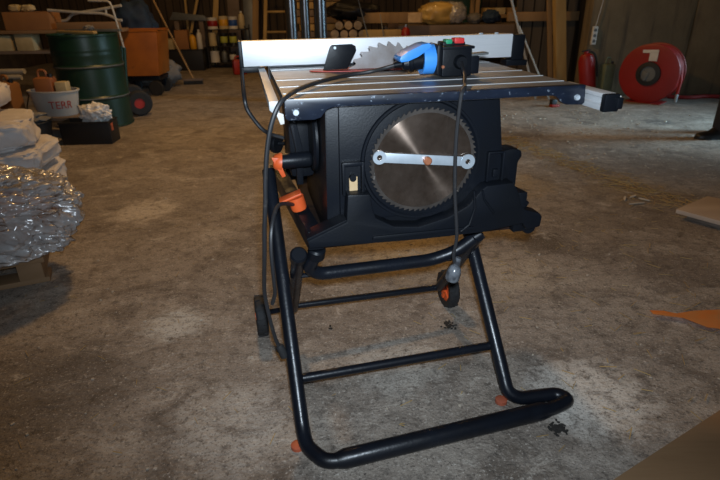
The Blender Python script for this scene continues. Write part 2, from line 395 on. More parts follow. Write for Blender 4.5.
# ------------------------------------------------------------------ the barn
structure(G().box((0.0, 3.2, -0.05), (12.6, 15.4, 0.1)).build('floor', FLOORM), 'worn dusty concrete barn floor', 'floor')
structure(G().box((-1.6, 10.45, 1.75), (8.6, 0.2, 3.5)).build('wall_back', BACKW), 'dark timber boarded wall far behind the clutter', 'wall')
structure(G().box((-5.9, 3.2, 1.75), (0.2, 14.4, 3.5)).build('wall_left', BACKW), 'dark timber boarded wall at the left', 'wall')
g = G()
for k in range(3):
    x0 = 2.52 + [0, 1.12, 2.3][k]; x1 = 2.52 + [1.11, 2.29, 3.4][k]
    g.box(((x0 + x1) / 2, 6.25, 1.75), (x1 - x0, 0.22, 3.5), bevel=0.012)
structure(g.build('wall_right', CONC), 'stained concrete panel wall behind the hose reel', 'wall')
structure(G().box((2.70, 8.4, 1.75), (0.14, 4.05, 3.5)).build('wall_right_return', BACKW), 'dark boarded wall running back behind the concrete panels', 'wall')
structure(G().box((2.27, 6.86, 1.75), (0.72, 0.05, 3.5)).build('wall_partition', PARTW), 'short boarded partition behind the timber post', 'wall')
g = G(); g.box((6.0, 5.85, 1.75), (0.2, 0.75, 3.5)); g.box((6.0, -0.1, 1.75), (0.2, 7.4, 3.5)); g.box((6.0, 4.5, 3.1), (0.2, 1.95, 0.8))
structure(g.build('wall_side', PARTW), 'boarded side wall with an open doorway, right of the view', 'wall')
g = G(); g.box((-3.8, -4.0, 1.75), (4.4, 0.2, 3.5)); g.box((4.6, -4.0, 1.75), (2.8, 0.2, 3.5)); g.box((0.8, -4.0, 3.2), (4.9, 0.2, 0.6))
structure(g.build('wall_front', PARTW), 'boarded wall with the open barn doorway behind the camera', 'wall')
structure(G().box((0.0, 3.2, 3.55), (12.4, 14.6, 0.1)).build('ceiling', BACKW), 'dark boarded barn ceiling', 'ceiling')

# ------------------------------------------------------------------ TABLE SAW
SX, SY = -0.1563, 1.1339
STAND_YAW = 0.2448
saw = thing('table_saw', 'black table saw on a folding tube stand in the middle of the floor', 'table saw', (SX, SY, 0), STAND_YAW)
BM = Rz(0.205 - STAND_YAW)            # the machine sits a little askew on its stand
def S(): return G()

# --- folding stand
def front(v_u, z): return (v_u, -0.11 + 0.81 * z, z)
st = S()
st.tube([front(-0.019, 0.60), (-0.022, -0.090, 0.045), (-0.020, -0.135, 0.024), (0.016, -0.190, 0.022), (0.050, -0.198, 0.022),
         (0.660, -0.176, 0.024), (0.722, -0.158, 0.024), (0.704, -0.124, 0.022), (0.590, -0.114, 0.022), (0.560, -0.100, 0.040), front(0.555, 0.52)], 0.0190, 16, fil=0.05)
front_frame = st.build('front_leg_frame', BLACK, saw)
S().tube([(0.045, -0.198, 0.0235), (0.065, -0.1975, 0.0245), (0.62, -0.1775, 0.0245), (0.645, -0.1765, 0.0235)], 0.0245, 18, radii=[0.0195, 0.0245, 0.0245, 0.0195]).build('foot_grip_tube', BLACK, front_frame)
S().tube([front(-0.018, 0.133), front(0.555, 0.133)], 0.0125, 12).build('crossbar', BLACK, front_frame)
for u, v in ((-0.040, -0.108), (0.548, -0.092)):
    p = S(); p.lathe([(0, 0.0), (0.017, 0.0), (0.017, 0.010), (0.010, 0.013), (0, 0.013)], (u, v, 0.0), seg=16)
    p.build('rubber_foot', ORANGE_D, front_frame)
def rear(u, z): return (u, 0.487 - 0.9 * z, z)
rl = S()
rl.tube([rear(0.017, 0.455), rear(0.022, 0.115)], 0.0185, 14)
rear_frame = rl.build('rear_leg', BLACK, saw)
S().tube([rear(0.522, 0.45), rear(0.545, 0.115)], 0.0165, 14).build('rear_leg', BLACK, saw)
S().lathe([(0, 0), (0.0225, 0), (0.0225, 0.024), (0.018, 0.029), (0, 0.029)], rear(0.017, 0.448), (0, -0.67, 0.74), 14).build('end_cap', PLAST, rear_frame)
S().tube([rear(0.02, 0.135), rear(0.545, 0.115)], 0.011, 12).build('crossbar', BLACK, rear_frame)
S().tube([(-0.082, 0.437, 0.078), (0.02, 0.372, 0.125)], 0.009, 10).build('axle', BLACK, rear_frame)
S().tube([(0.60, 0.437, 0.075), (0.545, 0.380, 0.115)], 0.009, 10).build('axle', BLACK, rear_frame)
# upper grip bar, bent up at both ends
gb = S(); gb.tube([(0.063, 0.085, 0.452), (0.045, 0.112, 0.402), (0.075, 0.118, 0.376), (0.40, 0.118, 0.374), (0.47, 0.106, 0.398), (0.535, 0.09, 0.455)], 0.0185, 14, fil=0.03)
grip = gb.build('grip_bar', BLACK, saw)
S().lathe([(0, 0), (0.0235, 0), (0.0235, 0.026), (0.019, 0.031), (0, 0.031)], (0.063, 0.085, 0.448), (0.1, -0.35, 0.9), 14).build('end_cap', PLAST, grip)
S().tube([(0.02, 0.150, 0.36), (0.50, 0.150, 0.352)], 0.007, 10).build('tie_rod', BLACK, grip)
for u, sgn in ((-0.082, 1), (0.605, -1)):
    w = S()
    w.lathe([(0.045, -0.017), (0.064, -0.019), (0.069, -0.013), (0.070, 0), (0.069, 0.013), (0.064, 0.019), (0.045, 0.017)], (u, 0.437, 0.0705), (1, 0, 0), 30, closed=True)
    for k in range(22):
        a = 2 * PI * k / 22
        w.box((u + (0.008 if k % 2 else -0.008), 0.437 + 0.0685 * math.cos(a), 0.0705 + 0.0685 * math.sin(a)), (0.016, 0.008, 0.006), rx=a + PI / 2)
    wheel = w.build('wheel', RUBBER, saw)
    h = S(); h.lathe([(0, -0.012), (0.047, -0.012), (0.047, 0.012), (0, 0.012)], (u, 0.437, 0.0705), (1, 0, 0), 24)
    for k in range(5):
        a = 2 * PI * k / 5
        h.box((u - 0.013, 0.437 + 0.025 * math.cos(a), 0.0705 + 0.025 * math.sin(a)), (0.008, 0.032, 0.012), rx=a)
    h.lathe([(0, -0.02), (0.013, -0.02), (0.013, 0.02), (0, 0.02)], (u, 0.437, 0.0705), (1, 0, 0), 14)
    h.build('hub', ORANGE, wheel)

# --- machine: table
t = S(); t.box((0.3515, 0.31, 0.853), (0.699, 0.612, 0.020), M=BM)
table = t.build('table_top', TABLE, saw)
gr, rd = S(), S()
for v in (0.085, 0.185, 0.30, 0.52):
    gr.box((0.3515, v, 0.8636), (0.695, 0.004, 0.0016), M=BM)
    rd.box((0.3515, v - 0.004, 0.8636), (0.695, 0.0028, 0.0020), M=BM)
gr.build('table_grooves', GROOVE, table); rd.build('table_ridges', RIDGE, table)
lip = S()
lip.prism([(0.0, 0.866), (0.0, 0.826), (0.006, 0.821), (0.062, 0.820), (0.076, 0.824), (0.090, 0.840), (0.105, 0.845), (0.618, 0.845), (0.632, 0.842),
           (0.650, 0.826), (0.660, 0.822), (0.702, 0.820), (0.708, 0.825), (0.704, 0.866)], -0.006, 0.012, 'xz', 0.0022, M=BM)
apron = lip.build('front_apron', NAVY, table)
S().box((0.3515, 0.614, 0.846), (0.703, 0.012, 0.04), M=BM).build('rear_apron', NAVY, table)
for u in (0.023, 0.685):
    S().lathe([(0, -0.004), (0.006, -0.004), (0.0075, 0), (0.0075, 0.003), (0, 0.003)], (u, -0.007, 0.838), (0, 1, 0), 14, M=BM).build('screw', CHROME, apron)
# side rails, running front to back
for nm, u0, u1, va, vb in (('left', -0.032, -0.012, -0.012, 0.63), ('right', 0.709, 0.743, -0.066, 0.12)):
    r_ = S()
    r_.prism([(u0, 0.855), (u1, 0.855), (u1, 0.846), (u1 - 0.008, 0.843), (u1 - 0.008, 0.832), (u1, 0.828), (u1, 0.817), (u0, 0.817), (u0, 0.828), (u0 + 0.008, 0.832), (u0 + 0.008, 0.843), (u0, 0.846)] if u1 > 0.1 else
             [(u0, 0.864), (u1, 0.864), (u1, 0.834), (u0 + 0.012, 0.834), (u0, 0.846)], va, vb, 'xz', 0.001, M=BM)
    rail = r_.build('fence_rail', RAILM, table)
    c_ = S()
    if nm == 'left':
        c_.prism([(-0.022, 0.846), (-0.004, 0.838), (-0.003, 0.818), (-0.012, 0.816)], -0.020, -0.013, 'xz', 0.002, M=BM)
        c_.build('rail_bracket', WHITEP, rail)
    else:
        c_.box((0.7265, -0.072, 0.835), (0.038, 0.016, 0.040), bevel=0.004, M=BM)
        c_.build('rail_end_cap', PLAST, rail)
        S().box((0.7465, -0.050, 0.842), (0.010, 0.050, 0.016), bevel=0.002, M=BM).build('rail_scale', WHITEP, rail)
        S().box((0.7445, -0.078, 0.834), (0.016, 0.012, 0.026), bevel=0.004, M=BM).build('rail_stop', PLAST, rail)
# insert, blade, riving knife
ins = S()
ins.prism([(0.335 + 0.225 * (abs(math.cos(a)) ** 0.6) * math.copysign(1, math.cos(a)), 0.452 + 0.045 * math.sin(a)) for a in [2 * PI * k / 40 for k in range(40)]], 0.8645, 0.8665, 'xy', M=BM)
ins.build('table_insert', REDP, table)
def blade_geo(r, teeth, z0, z1, hook=1.0, dp=0.095):
    b_ = G(); pts = []
    for k in range(teeth):
        a0 = 2 * PI * k / teeth; da = 2 * PI / teeth
        for f, rr in ((0.0, r), (0.16, r * (1 - dp * .05)), (0.40, r * (1 - dp * .47)), (0.72, r * (1 - dp * .9)), (0.90, r * (1 - dp)), (0.97, r * (1 - dp * .74))):
            a = a0 + da * f
            pts.append((rr * math.cos(a), rr * math.sin(a)))
    if hook < 0: pts = [(-x, y) for x, y in reversed(pts)]
    b_.prism(pts, z0, z1, 'xy')
    return b_
# the blade in use and the spare share one shape; both stand upright across the saw
bt = blade_geo(0.134, 28, -0.0015, 0.0015, -1.0).build('saw_blade', TEETH, saw, angle=20)
bt.matrix_local = BM @ Matrix.Translation((0.345, 0.452, 0.806)) @ Matrix.Rotation(PI / 2, 4, 'X')
S().prism([(0.150, 0.8665), (0.172, 0.930), (0.178, 0.935), (0.236, 0.936), (0.247, 0.930), (0.249, 0.918), (0.222, 0.868)], 0.445, 0.450, 'xz', 0.0008, M=BM).build('riving_knife', PLAST, saw)
S().lathe([(0, 0), (0.004, 0), (0.004, 0.002), (0, 0.002)], (0.186, 0.444, 0.927), (0, 1, 0), 12, M=BM).build('rivet', CHROME, bpy.data.objects['riving_knife'])

# fence
fz = S()
fz.box((0.366, 0.600, 0.9055), (0.882, 0.040, 0.073), bevel=0.0015, M=BM)
fence = fz.build('rip_fence', ALU, saw)
fe = S(); fe.box((-0.080, 0.600, 0.900), (0.012, 0.046, 0.086), bevel=0.003, M=BM); fe.build('fence_end_cap', PLAST, fence)
fe = S(); fe.box((0.829, 0.600, 0.899), (0.044, 0.046, 0.080), bevel=0.003, M=BM); fe.box((0.820, 0.585, 0.852), (0.075, 0.05, 0.018), bevel=0.003, M=BM)
fe.build('fence_clamp', PLAST, fence)
S().box((-0.055, 0.595, 0.860), (0.06, 0.05, 0.016), bevel=0.003, M=BM).build('fence_clamp', PLAST, fence)
for u in (0.70, 0.755):
    S().box((u, 0.598, 0.944), (0.012, 0.008, 0.006), bevel=0.001, M=BM).build('fence_stud', CHROME, fence)

# housing
ho = S()
ho.prism([(0.092, 0.845), (0.515, 0.845), (0.535, 0.710), (0.584, 0.560), (0.590, 0.50), (0.086, 0.50)], 0.045, 0.46, 'xz', 0.006, M=BM)
housing = ho.build('housing', PLAST, saw)
S().prism([(0.122, 0.842), (0.505, 0.842), (0.524, 0.710), (0.560, 0.60), (0.560, 0.56), (0.119, 0.56)], 0.036, 0.050, 'xz', 0.004, M=BM).build('side_cover', PLAST, housing)
rg = S()
rg.lathe([(0.139, 0), (0.143, -0.006), (0.148, -0.006), (0.150, 0)], (0.320, 0.036, 0.701), (0, 1, 0), 60, closed=True, M=BM)
rg.build('blade_recess_rim', PLAST, housing)
# left flank: tilting plate, motor
S().lathe([(0, -0.012), (0.085, -0.012), (0.090, -0.006), (0.090, 0), (0.078, 0.0), (0.074, -0.006), (0, -0.006)], (0.086, 0.22, 0.73), (1, 0, 0), 40, M=BM).build('tilt_plate', PLAST, housing)
S().box((0.055, 0.33, 0.72), (0.07, 0.17, 0.22), bevel=0.02, M=BM).build('motor_cover', PLAST, housing)
S().prism([(0.012, 0.84), (0.03, 0.84), (0.055, 0.70), (0.052, 0.60), (0.035, 0.60), (0.036, 0.70)], 0.22, 0.235, 'xz', 0.003, M=BM).build('tilt_arc', PLAST, housing)
# lift handle
kn = S(); kn.lathe([(0, 0), (0.0195, 0), (0.0205, 0.006), (0.0205, 0.075), (0.018, 0.080), (0.013, 0.084), (0.013, 0.110), (0, 0.110)], (-0.008, 0.198, 0.675), (1, 0, 0.02), 22, M=BM)
knob = kn.build('lift_handle', PLAST, saw)
S().lathe([(0, -0.014), (0.014, -0.013), (0.020, -0.008), (0.024, 0.004), (0.024, 0.008), (0, 0.008)], (-0.012, 0.198, 0.674), (1, 0, -0.12), 20, M=BM).build('handle_end', ORANGE, knob)
S().prism([(-0.030, 0.690), (-0.012, 0.690), (0.004, 0.640), (-0.006, 0.636)], 0.180, 0.192, 'xz', 0.002, M=BM).build('handle_tab', ORANGE, knob)
hw = S(); hw.lathe([(0, -0.01), (0.028, -0.01), (0.030, -0.004), (0.030, 0.004), (0.028, 0.01), (0, 0.01)], (0.0, 0.50, 0.647), (0.8, -0.6, 0), 24, M=BM)
hw.tube([(0.0, 0.50, 0.647), (0.09, 0.46, 0.652)], 0.007, 10, M=BM)
hw.build('tilt_handwheel', PLAST, saw)

# base tray and its front wall
ba = S()
ba.box((0.325, 0.33, 0.496), (0.53, 0.58, 0.012), bevel=0.003, M=BM)
base = ba.build('base_tray', TRAY_REFL, saw)
S().prism([(0.02, 0.500), (0.60, 0.500), (0.60, 0.535), (0.02, 0.555)], 0.57, 0.62, 'xz', 0.006, M=BM).build('rear_wall', PLAST, base)
sb = S(); sb.prism([(0.036, 0.022), (0.074, 0.022), (0.020, 0.62), (-0.020, 0.62)], 0.496, 0.546, 'xy', 0.004, M=BM)
sb.build('side_beam', PLAST, base)
sb = S(); sb.prism([(0.02, 0.60), (0.60, 0.555), (0.62, 0.50), (0.02, 0.49)], 0.575, 0.605, 'yz', 0.004, M=BM); sb.build('side_beam', PLAST, base)
fw = S()
fw.prism([(0.036, 0.512), (0.032, 0.533), (0.128, 0.573), (0.132, 0.640), (0.186, 0.637), (0.192, 0.600), (0.200, 0.575), (0.245, 0.549), (0.310, 0.542), (0.385, 0.560),
          (0.435, 0.586), (0.468, 0.624), (0.480, 0.633), (0.552, 0.636), (0.572, 0.602), (0.580, 0.575), (0.592, 0.560), (0.636, 0.546), (0.643, 0.536), (0.641, 0.508), (0.604, 0.502), (0.590, 0.522),
          (0.530, 0.514), (0.480, 0.508), (0.313, 0.506)], 0.0, 0.045, 'xz', 0.005, M=BM)
fw_o = fw.build('front_wall', PLAST, base)
S().prism([(0.19, 0.520), (0.455, 0.522), (0.452, 0.530), (0.192, 0.530)], -0.006, 0.004, 'xz', 0.002, M=BM).build('stiffening_rib', PLAST, fw_o)
rb = S()
rb.prism([(0.032, 0.533), (0.128, 0.573), (0.127, 0.580), (0.030, 0.540)], -0.004, 0.05, 'xz', 0.0015, M=BM)
rb.build('stiffening_rib', PLAST, fw_o)
rb = S(); rb.tube([(0.418, -0.003, 0.520), (0.440, -0.003, 0.536), (0.452, -0.003, 0.580), (0.446, -0.003, 0.625)], 0.0035, 8, M=BM)
rb.build('stiffening_rib', PLAST, fw_o)
rb = S(); rb.tube([(0.468, -0.003, 0.624), (0.475, -0.003, 0.600), (0.505, -0.003, 0.560)], 0.003, 8, M=BM)
rb.build('stiffening_rib', PLAST, fw_o)
# corner post and feet
S().prism([(0.535, 0.600), (0.530, 0.672), (0.545, 0.692), (0.590, 0.697), (0.612, 0.690), (0.616, 0.675), (0.606, 0.660), (0.606, 0.600), (0.598, 0.545), (0.535, 0.545)], 0.088, 0.14, 'xz', 0.006, M=BM).build('corner_post', PLAST, base)
S().lathe([(0, 0), (0.016, 0), (0.018, 0.004), (0.018, 0.05), (0, 0.05)], (0.624, 0.022, 0.497), (0, 1, 0), 18, M=BM).build('rubber_buffer', PLAST, base)
S().box((0.612, 0.055, 0.560), (0.022, 0.03, 0.020), bevel=0.004, ry=0.6, M=BM).build('adjusting_knob', PLAST, base)
# left locking slot
ls = S()
ls.box((0.151, 0.030, 0.706), (0.050, 0.018, 0.010), bevel=0.003, M=BM); ls.box((0.128, 0.030, 0.670), (0.007, 0.018, 0.080), bevel=0.002, M=BM)
ls.box((0.174, 0.030, 0.670), (0.007, 0.018, 0.080), bevel=0.002, M=BM)
lock = ls.build('lock_slot', PLAST, housing)
S().box((0.152, 0.033, 0.656), (0.020, 0.006, 0.034), bevel=0.001, M=BM).build('slot_floor_patch', ENDGR, lock)  # tan plate added for the bright floor seen through the slot
S().lathe([(0, 0), (0.008, 0), (0.008, 0.012), (0, 0.012)], (0.150, 0.022, 0.672), (0, 1, 0), 12, M=BM).build('latch_knob', PLAST, lock)
rs = S()
for u in (0.492, 0.532): rs.box((u, 0.032, 0.672), (0.006, 0.014, 0.075), bevel=0.002, M=BM)
rs.box((0.512, 0.032, 0.708), (0.045, 0.014, 0.005), bevel=0.002, M=BM); rs.box((0.514, 0.034, 0.655), (0.014, 0.014, 0.020), bevel=0.002, M=BM)
rs.build('lock_slot', PLAST, housing)

# spare blade stored on the side, held by the blade wrench
sp_ = blade_geo(0.132, 60, -0.0015, 0.0015, 1.0, 0.045).build('spare_blade', BLADE_RIM, saw, angle=20)
sp_.matrix_local = BM @ Matrix.Translation((0.320, 0.020, 0.701)) @ Matrix.Rotation(PI / 2 + 0.12, 4, 'X')
bd = G(); bd.lathe([(0.0, 0.0016), (0.03, 0.0018), (0.119, 0.0018), (0.121, 0.0012)], seg=64)
bd.build('blade_body', BLADE, sp_, angle=20)
wr = S()
wm = BM @ Matrix.Translation((0.320, 0.012, 0.7085)) @ Matrix.Rotation(0.115, 4, 'Y')
wr.box((0, 0, 0), (0.208, 0.004, 0.023), bevel=0.001, M=wm)
for x, r in ((-0.110, 0.0160), (0.110, 0.0180)):
    wr.lathe([(0.0065, -0.002), (r, -0.002), (r, 0.002), (0.0065, 0.002)], (x, -0.0005, 0), (0, 1, 0), 22, closed=True, M=wm)
wrench = wr.build('blade_wrench', CHROME, saw)
S().lathe([(0, -0.012), (0.007, -0.012), (0.010, -0.009), (0.010, 0.0), (0.007, 0.012), (0, 0.012)], (0.325, 0.008, 0.7075), (0, 1, 0), 16, M=BM).build('holding_bolt', COPPER, wrench)

# switch box standing on the table
sw = S()
sw.box((0.463, 0.245, 0.9025), (0.080, 0.090, 0.069), bevel=0.004, M=BM)
swb = sw.build('switch_box', PLAST, saw)
S().box((0.463, 0.240, 0.939), (0.086, 0.094, 0.007), bevel=0.002, M=BM).build('box_lid', PLAST, swb)
S().box((0.463, 0.250, 0.944), (0.062, 0.045, 0.014), bevel=0.004, M=BM).build('button_housing', PLAST, swb)
S().box((0.449, 0.240, 0.951), (0.018, 0.026, 0.012), bevel=0.003, M=BM).build('start_button', GREEN_B, swb)
S().box((0.477, 0.240, 0.953), (0.028, 0.028, 0.014), bevel=0.004, M=BM).build('stop_button', RED_B, swb)
S().lathe([(0, -0.012), (0.014, -0.012), (0.018, 0), (0.018, 0.006), (0, 0.006)], (0.470, 0.197, 0.904), (0, 1, 0), 16, M=BM).build('cable_gland', PLAST, swb)
S().lathe([(0, -0.002), (0.004, -0.002), (0.004, 0.004), (0, 0.004)], (0.425, 0.200, 0.893), (0, 1, 0), 10, M=BM).build('screw', COPPER, swb)
S().box((0.522, 0.255, 0.891), (0.032, 0.05, 0.045), bevel=0.003, M=BM).build('side_bracket', PLAST, swb)
S().box((0.535, 0.250, 0.917), (0.060, 0.03, 0.006), bevel=0.002, ry=-0.06, M=BM).build('side_lever', GREYM, swb)
S().box((0.417, 0.245, 0.909), (0.014, 0.078, 0.076), bevel=0.006, M=BM).build('socket_plate', PLAST, swb)
bc = S(); bc.lathe([(0.030, -0.006), (0.037, -0.006), (0.038, 0.0), (0.038, 0.026), (0.030, 0.026)], (0.385, 0.245, 0.909), (1, 0, 0), 28, closed=True, M=BM)
collar = bc.build('blue_socket_collar', BLUE, swb)
S().prism([(0.400, 0.944), (0.390, 0.951), (0.372, 0.948), (0.334, 0.932), (0.316, 0.920), (0.313, 0.913), (0.317, 0.906), (0.336, 0.908), (0.362, 0.918), (0.388, 0.934)], 0.212, 0.276, 'xz', 0.003, M=BM).build('socket_flap', BLUE, collar)
# supply lead of the saw: out of the box, over the table edge, hanging in front of the blade
cb = S()
cb.tube([(0.470, 0.188, 0.904), (0.463, 0.165, 0.897), (0.448, 0.110, 0.884), (0.424, 0.05, 0.8725), (0.404, 0.0, 0.8725), (0.393, -0.014, 0.865), (0.389, -0.016, 0.845), (0.386, -0.014, 0.757), (0.391, -0.014, 0.635), (0.404, -0.014, 0.515), (0.399, -0.014, 0.460), (0.408, -0.014, 0.430)], 0.0046, 10, smooth=5, M=BM)
lead = cb.build('supply_lead', CABLE, saw)
S().lathe([(0, 0.040), (0.008, 0.040), (0.009, 0.018), (0.013, 0.014), (0.017, 0.006), (0.019, -0.004), (0.019, -0.020), (0.015, -0.026), (0, -0.026)], (0.404, -0.014, 0.412), (0.25, 0, 1), 18, M=BM).build('lead_plug', GREYPL, lead)
# orange dust cap with strap, plugged on the left beam
oc = S(); oc.lathe([(0, 0), (0.019, 0), (0.021, 0.006), (0.0215, 0.036), (0, 0.036)], (0.032, 0.165, 0.552), (-0.25, 0, 1), 22, M=BM)
oc.box((0.010, 0.163, 0.590), (0.060, 0.036, 0.006), ry=-0.35, bevel=0.002, M=BM)
oc.build('dust_port_cap', ORANGE, saw)
S().tube([(0.016, 0.150, 0.572), (-0.025, 0.08, 0.600), (-0.047, 0.02, 0.575), (-0.055, 0.0, 0.519), (-0.055, 0.0, 0.439), (-0.055, 0.01, 0.396), (-0.064, 0.02, 0.360)], 0.005, 8, smooth=5, M=BM).build('cap_tether', CABLE, bpy.data.objects['dust_port_cap'])

# extension lead plugged in from the left
ext = thing('extension_lead', 'thick black extension lead plugged into the blue socket and hanging over the table corner', 'cable', (SX, SY, 0), STAND_YAW)
S().tube([(0.312, 0.245, 0.897), (0.285, 0.250, 0.890), (0.245, 0.270, 0.879), (0.18, 0.258, 0.874), (0.102, 0.172, 0.874), (0.043, 0.078, 0.874), (0.006, -0.010, 0.873), (-0.014, -0.030, 0.858), (-0.032, -0.034, 0.820), (-0.045, -0.034, 0.767),
          (-0.054, -0.034, 0.702), (-0.058, -0.034, 0.656), (-0.066, -0.030, 0.585), (-0.071, -0.020, 0.522), (-0.077, 0.01, 0.445), (-0.080, 0.03, 0.383), (-0.073, 0.03, 0.307), (-0.063, 0.03, 0.244), (-0.048, 0.03, 0.199)], 0.0052, 10, smooth=5, M=BM).build('cable', CABLE, ext)
S().lathe([(0, -0.02), (0.007, -0.02), (0.009, 0.0), (0.016, 0.004), (0.020, 0.016), (0.0235, 0.018), (0.0235, 0.026), (0.021, 0.028), (0.022, 0.060), (0, 0.068)], (0.326, 0.245, 0.899), (1, 0, 0.13), 22, M=BM).build('plug', PLAST, ext)
S().lathe([(0, -0.006), (0.011, -0.004), (0.011, 0.03), (0.007, 0.036), (0, 0.036)], (-0.046, 0.03, 0.192), (-0.3, 0, 1), 12, M=BM).build('connector', RUBBER, ext)
# thin hose behind the left side
tag(S().tube([(-0.079, 0.66, 0.900), (-0.082, 0.55, 0.85), (-0.082, 0.46, 0.800), (-0.077, 0.45, 0.765), (-0.056, 0.45, 0.727), (-0.036, 0.45, 0.702), (-0.012, 0.46, 0.685), (0.03, 0.46, 0.67)], 0.006, 10, smooth=5, M=Matrix.Translation((SX, SY, 0)) @ Rz(0.205)).build('black_cable', CABLE, loc=(SX, SY + 0.5, 0.66)),
    'thin black cable drooping behind the left end of the rip fence', 'cable')

# ------------------------------------------------------------------ LEFT FOREGROUND: pallet, sacks, film bundle
pal = thing('pallet', 'worn wooden pallet under the white sacks and the film bundle', 'pallet', (-1.99, 2.13, 0), 0.42)
for k in range(5):
    G().box((0, -0.42 + 0.21 * k, 0.108), (1.12, 0.13, 0.022), bevel=0.003).build('deck_board', WOODX, pal)
for y in (-0.42, 0.0, 0.42):
    G().box((0, y, 0.012), (1.12, 0.10, 0.022), bevel=0.003).build('bottom_board', WOODX, pal)
for x in (-0.5, 0, 0.5):
    G().box((x, 0, 0.060), (0.09, 0.95, 0.074), bevel=0.003).build('bearer', WOODX, pal)
def sack(c, s, rz, seed, label, ry=0.0, rx=0.0):
    o = G().blob((0, 0, 0), s, 0.07, 1.8, 5, square=0.45, seed=seed, crease=0.02).build('cement_sack', SACK, angle=60)
    o.location = c; o.rotation_euler = (rx, ry, rz)
    return tag(o, label, 'sack', 'white sacks stacked on the pallet')
sack((-2.03, 2.72, 0.190), (0.40, 0.26, 0.068), 0.25, 1.0, 'lowest white sack of the stack, showing only a rounded end above the film bundle')
sack((-2.02, 2.70, 0.322), (0.39, 0.27, 0.066), 0.18, 4.2, 'second white sack from the bottom of the stack, its end sticking out furthest right')
sack((-2.13, 2.66, 0.445), (0.44, 0.30, 0.085), 0.50, 7.7, 'plump white sack next below the topmost one, with a dirty crease along it')
sack((-2.30, 2.76, 0.600), (0.42, 0.28, 0.075), 0.20, 9.1, 'topmost white sack on the stack')
fb = thing('film_bundle', 'bulging bundle in shiny clear stretch film overhanging the front of the pallet', 'bundle', (-1.565, 1.95, 0.126))
G().blob((-0.06, 0.03, 0.11), (0.34, 0.18, 0.100), 0.20, 2.2, 5, rz=0.25, square=0.7, seed=3.3, crease=0.08).build('wrapped_goods', CARD, fb, angle=60)
fl = G(); fl.blob((0.0, 0.0, 0.155), (0.43, 0.28, 0.180), 0.10, 2.0, 6, rz=0.25, square=0.75, seed=5.1, flat=-0.153, crease=0.10)
fl.build('stretch_film', FILM, fb, angle=80)

# ------------------------------------------------------------------ LEFT MIDDLE: crate, tub, bucket, drum
crate = thing('crate', 'black open plastic crate on the floor in front of the green drum', 'crate', (-2.19, 4.30, 0), 0.05)
cg = G(); cg.box((0, 0, 0.008), (0.38, 0.17, 0.016))
for s_ in (-1, 1):
    cg.box((0, s_ * 0.087, 0.09), (0.39, 0.012, 0.18), bevel=0.003); cg.box((s_ * 0.189, 0, 0.09), (0.012, 0.18, 0.18), bevel=0.003)
cg.build('crate_body', DARKT, crate)
G().tube([(-0.195, -0.093, 0.176), (0.195, -0.093, 0.176), (0.195, 0.093, 0.176), (-0.195, 0.093, 0.176), (-0.195, -0.093, 0.176)], 0.007, 8).build('crate_rim', DARKT, crate)
G().box((0.197, -0.04, 0.13), (0.004, 0.04, 0.06)).build('crate_sticker', ORANGE_D, crate)
wb = G(); wb.blob((-2.12, 4.30, 0.235), (0.125, 0.072, 0.080), 0.32, 2.2, 5, seed=2.2)
tag(wb.build('carrier_bag', BAGP, loc=(-2.12, 4.30, 0.16), angle=80), 'crumpled white carrier bag stuffed in the black crate', 'bag')
tub = thing('tub', 'dark round tub holding grey cloth, on the floor between sacks and black crate', 'tub', (-2.60, 4.14, 0))
G().lathe([(0, 0.0), (0.15, 0.0), (0.185, 0.20), (0.195, 0.205), (0.192, 0.212), (0.178, 0.205), (0.145, 0.012), (0, 0.012)], seg=32).build('tub_body', DARKT, tub)
tag(G().blob((-2.60, 4.14, 0.232), (0.165, 0.15, 0.045), 0.35, 2.0, 4, seed=8.0).build('grey_cloth', GREYC, loc=(-2.60, 4.14, 0.19), angle=80), 'rumpled grey cloth lying in the dark tub below the white bucket', 'cloth')

st_ = thing('wooden_bench', 'low dark wooden bench carrying the white bucket', 'bench', (-2.74, 4.54, 0), 0.0)
G().box((0, 0, 0.165), (0.78, 0.27, 0.03), bevel=0.003).build('bench_top', WOODG, st_)
for sx in (-0.34, 0.34):
    for sy in (-0.10, 0.10): G().box((sx, sy, 0.075), (0.05, 0.05, 0.15), bevel=0.002).build('leg', WOODG, st_)
bk = thing('bucket', 'oval white bucket with red lettering, left of the green drum', 'bucket', (-2.55, 4.55, 0.181), -0.10)
pf = [(0, 0.0), (0.165, 0.0), (0.172, 0.01), (0.205, 0.19), (0.216, 0.195), (0.216, 0.205), (0.200, 0.205), (0.163, 0.014), (0, 0.014)]
G().lathe(pf, seg=36, M=Matrix.Diagonal((1, 0.66, 1, 1))).build('bucket_body', WHITEP, bk)
G().tube([(-0.216, 0, 0.18), (-0.20, -0.10, 0.06), (-0.12, -0.152, 0.02)], 0.005, 8, smooth=5).build('handle', DARKT, bk)
cu = bpy.data.curves.new('lettering', 'FONT'); cu.body = 'TERR'; cu.size = 0.088; cu.extrude = 0.001; cu.align_x = 'CENTER'
tmp = bpy.data.objects.new('tmp', cu); col.objects.link(tmp)
dg = bpy.context.evaluated_depsgraph_get(); me = bpy.data.meshes.new_from_object(tmp.evaluated_get(dg)); bpy.data.objects.remove(tmp)
bmx = bmesh.new(); bmx.from_mesh(me); bmesh.ops.subdivide_edges(bmx, edges=bmx.edges[:], cuts=2); bmx.to_mesh(me); bmx.free()
for v in me.vertices:
    x, y, d = v.co; hgt = 0.065 + y; a = -PI / 2 + 0.62 + x / 0.19
    R = 0.172 + (0.205 - 0.172) * (hgt - 0.01) / 0.18 + 0.0015 + d
    v.co = Vector((R * math.cos(a), 0.66 * R * math.sin(a) - 0.001, hgt))
me.materials.clear(); me.materials.append(REDL)
lt = bpy.data.objects.new('lettering', me); col.objects.link(lt); lt.parent = bk

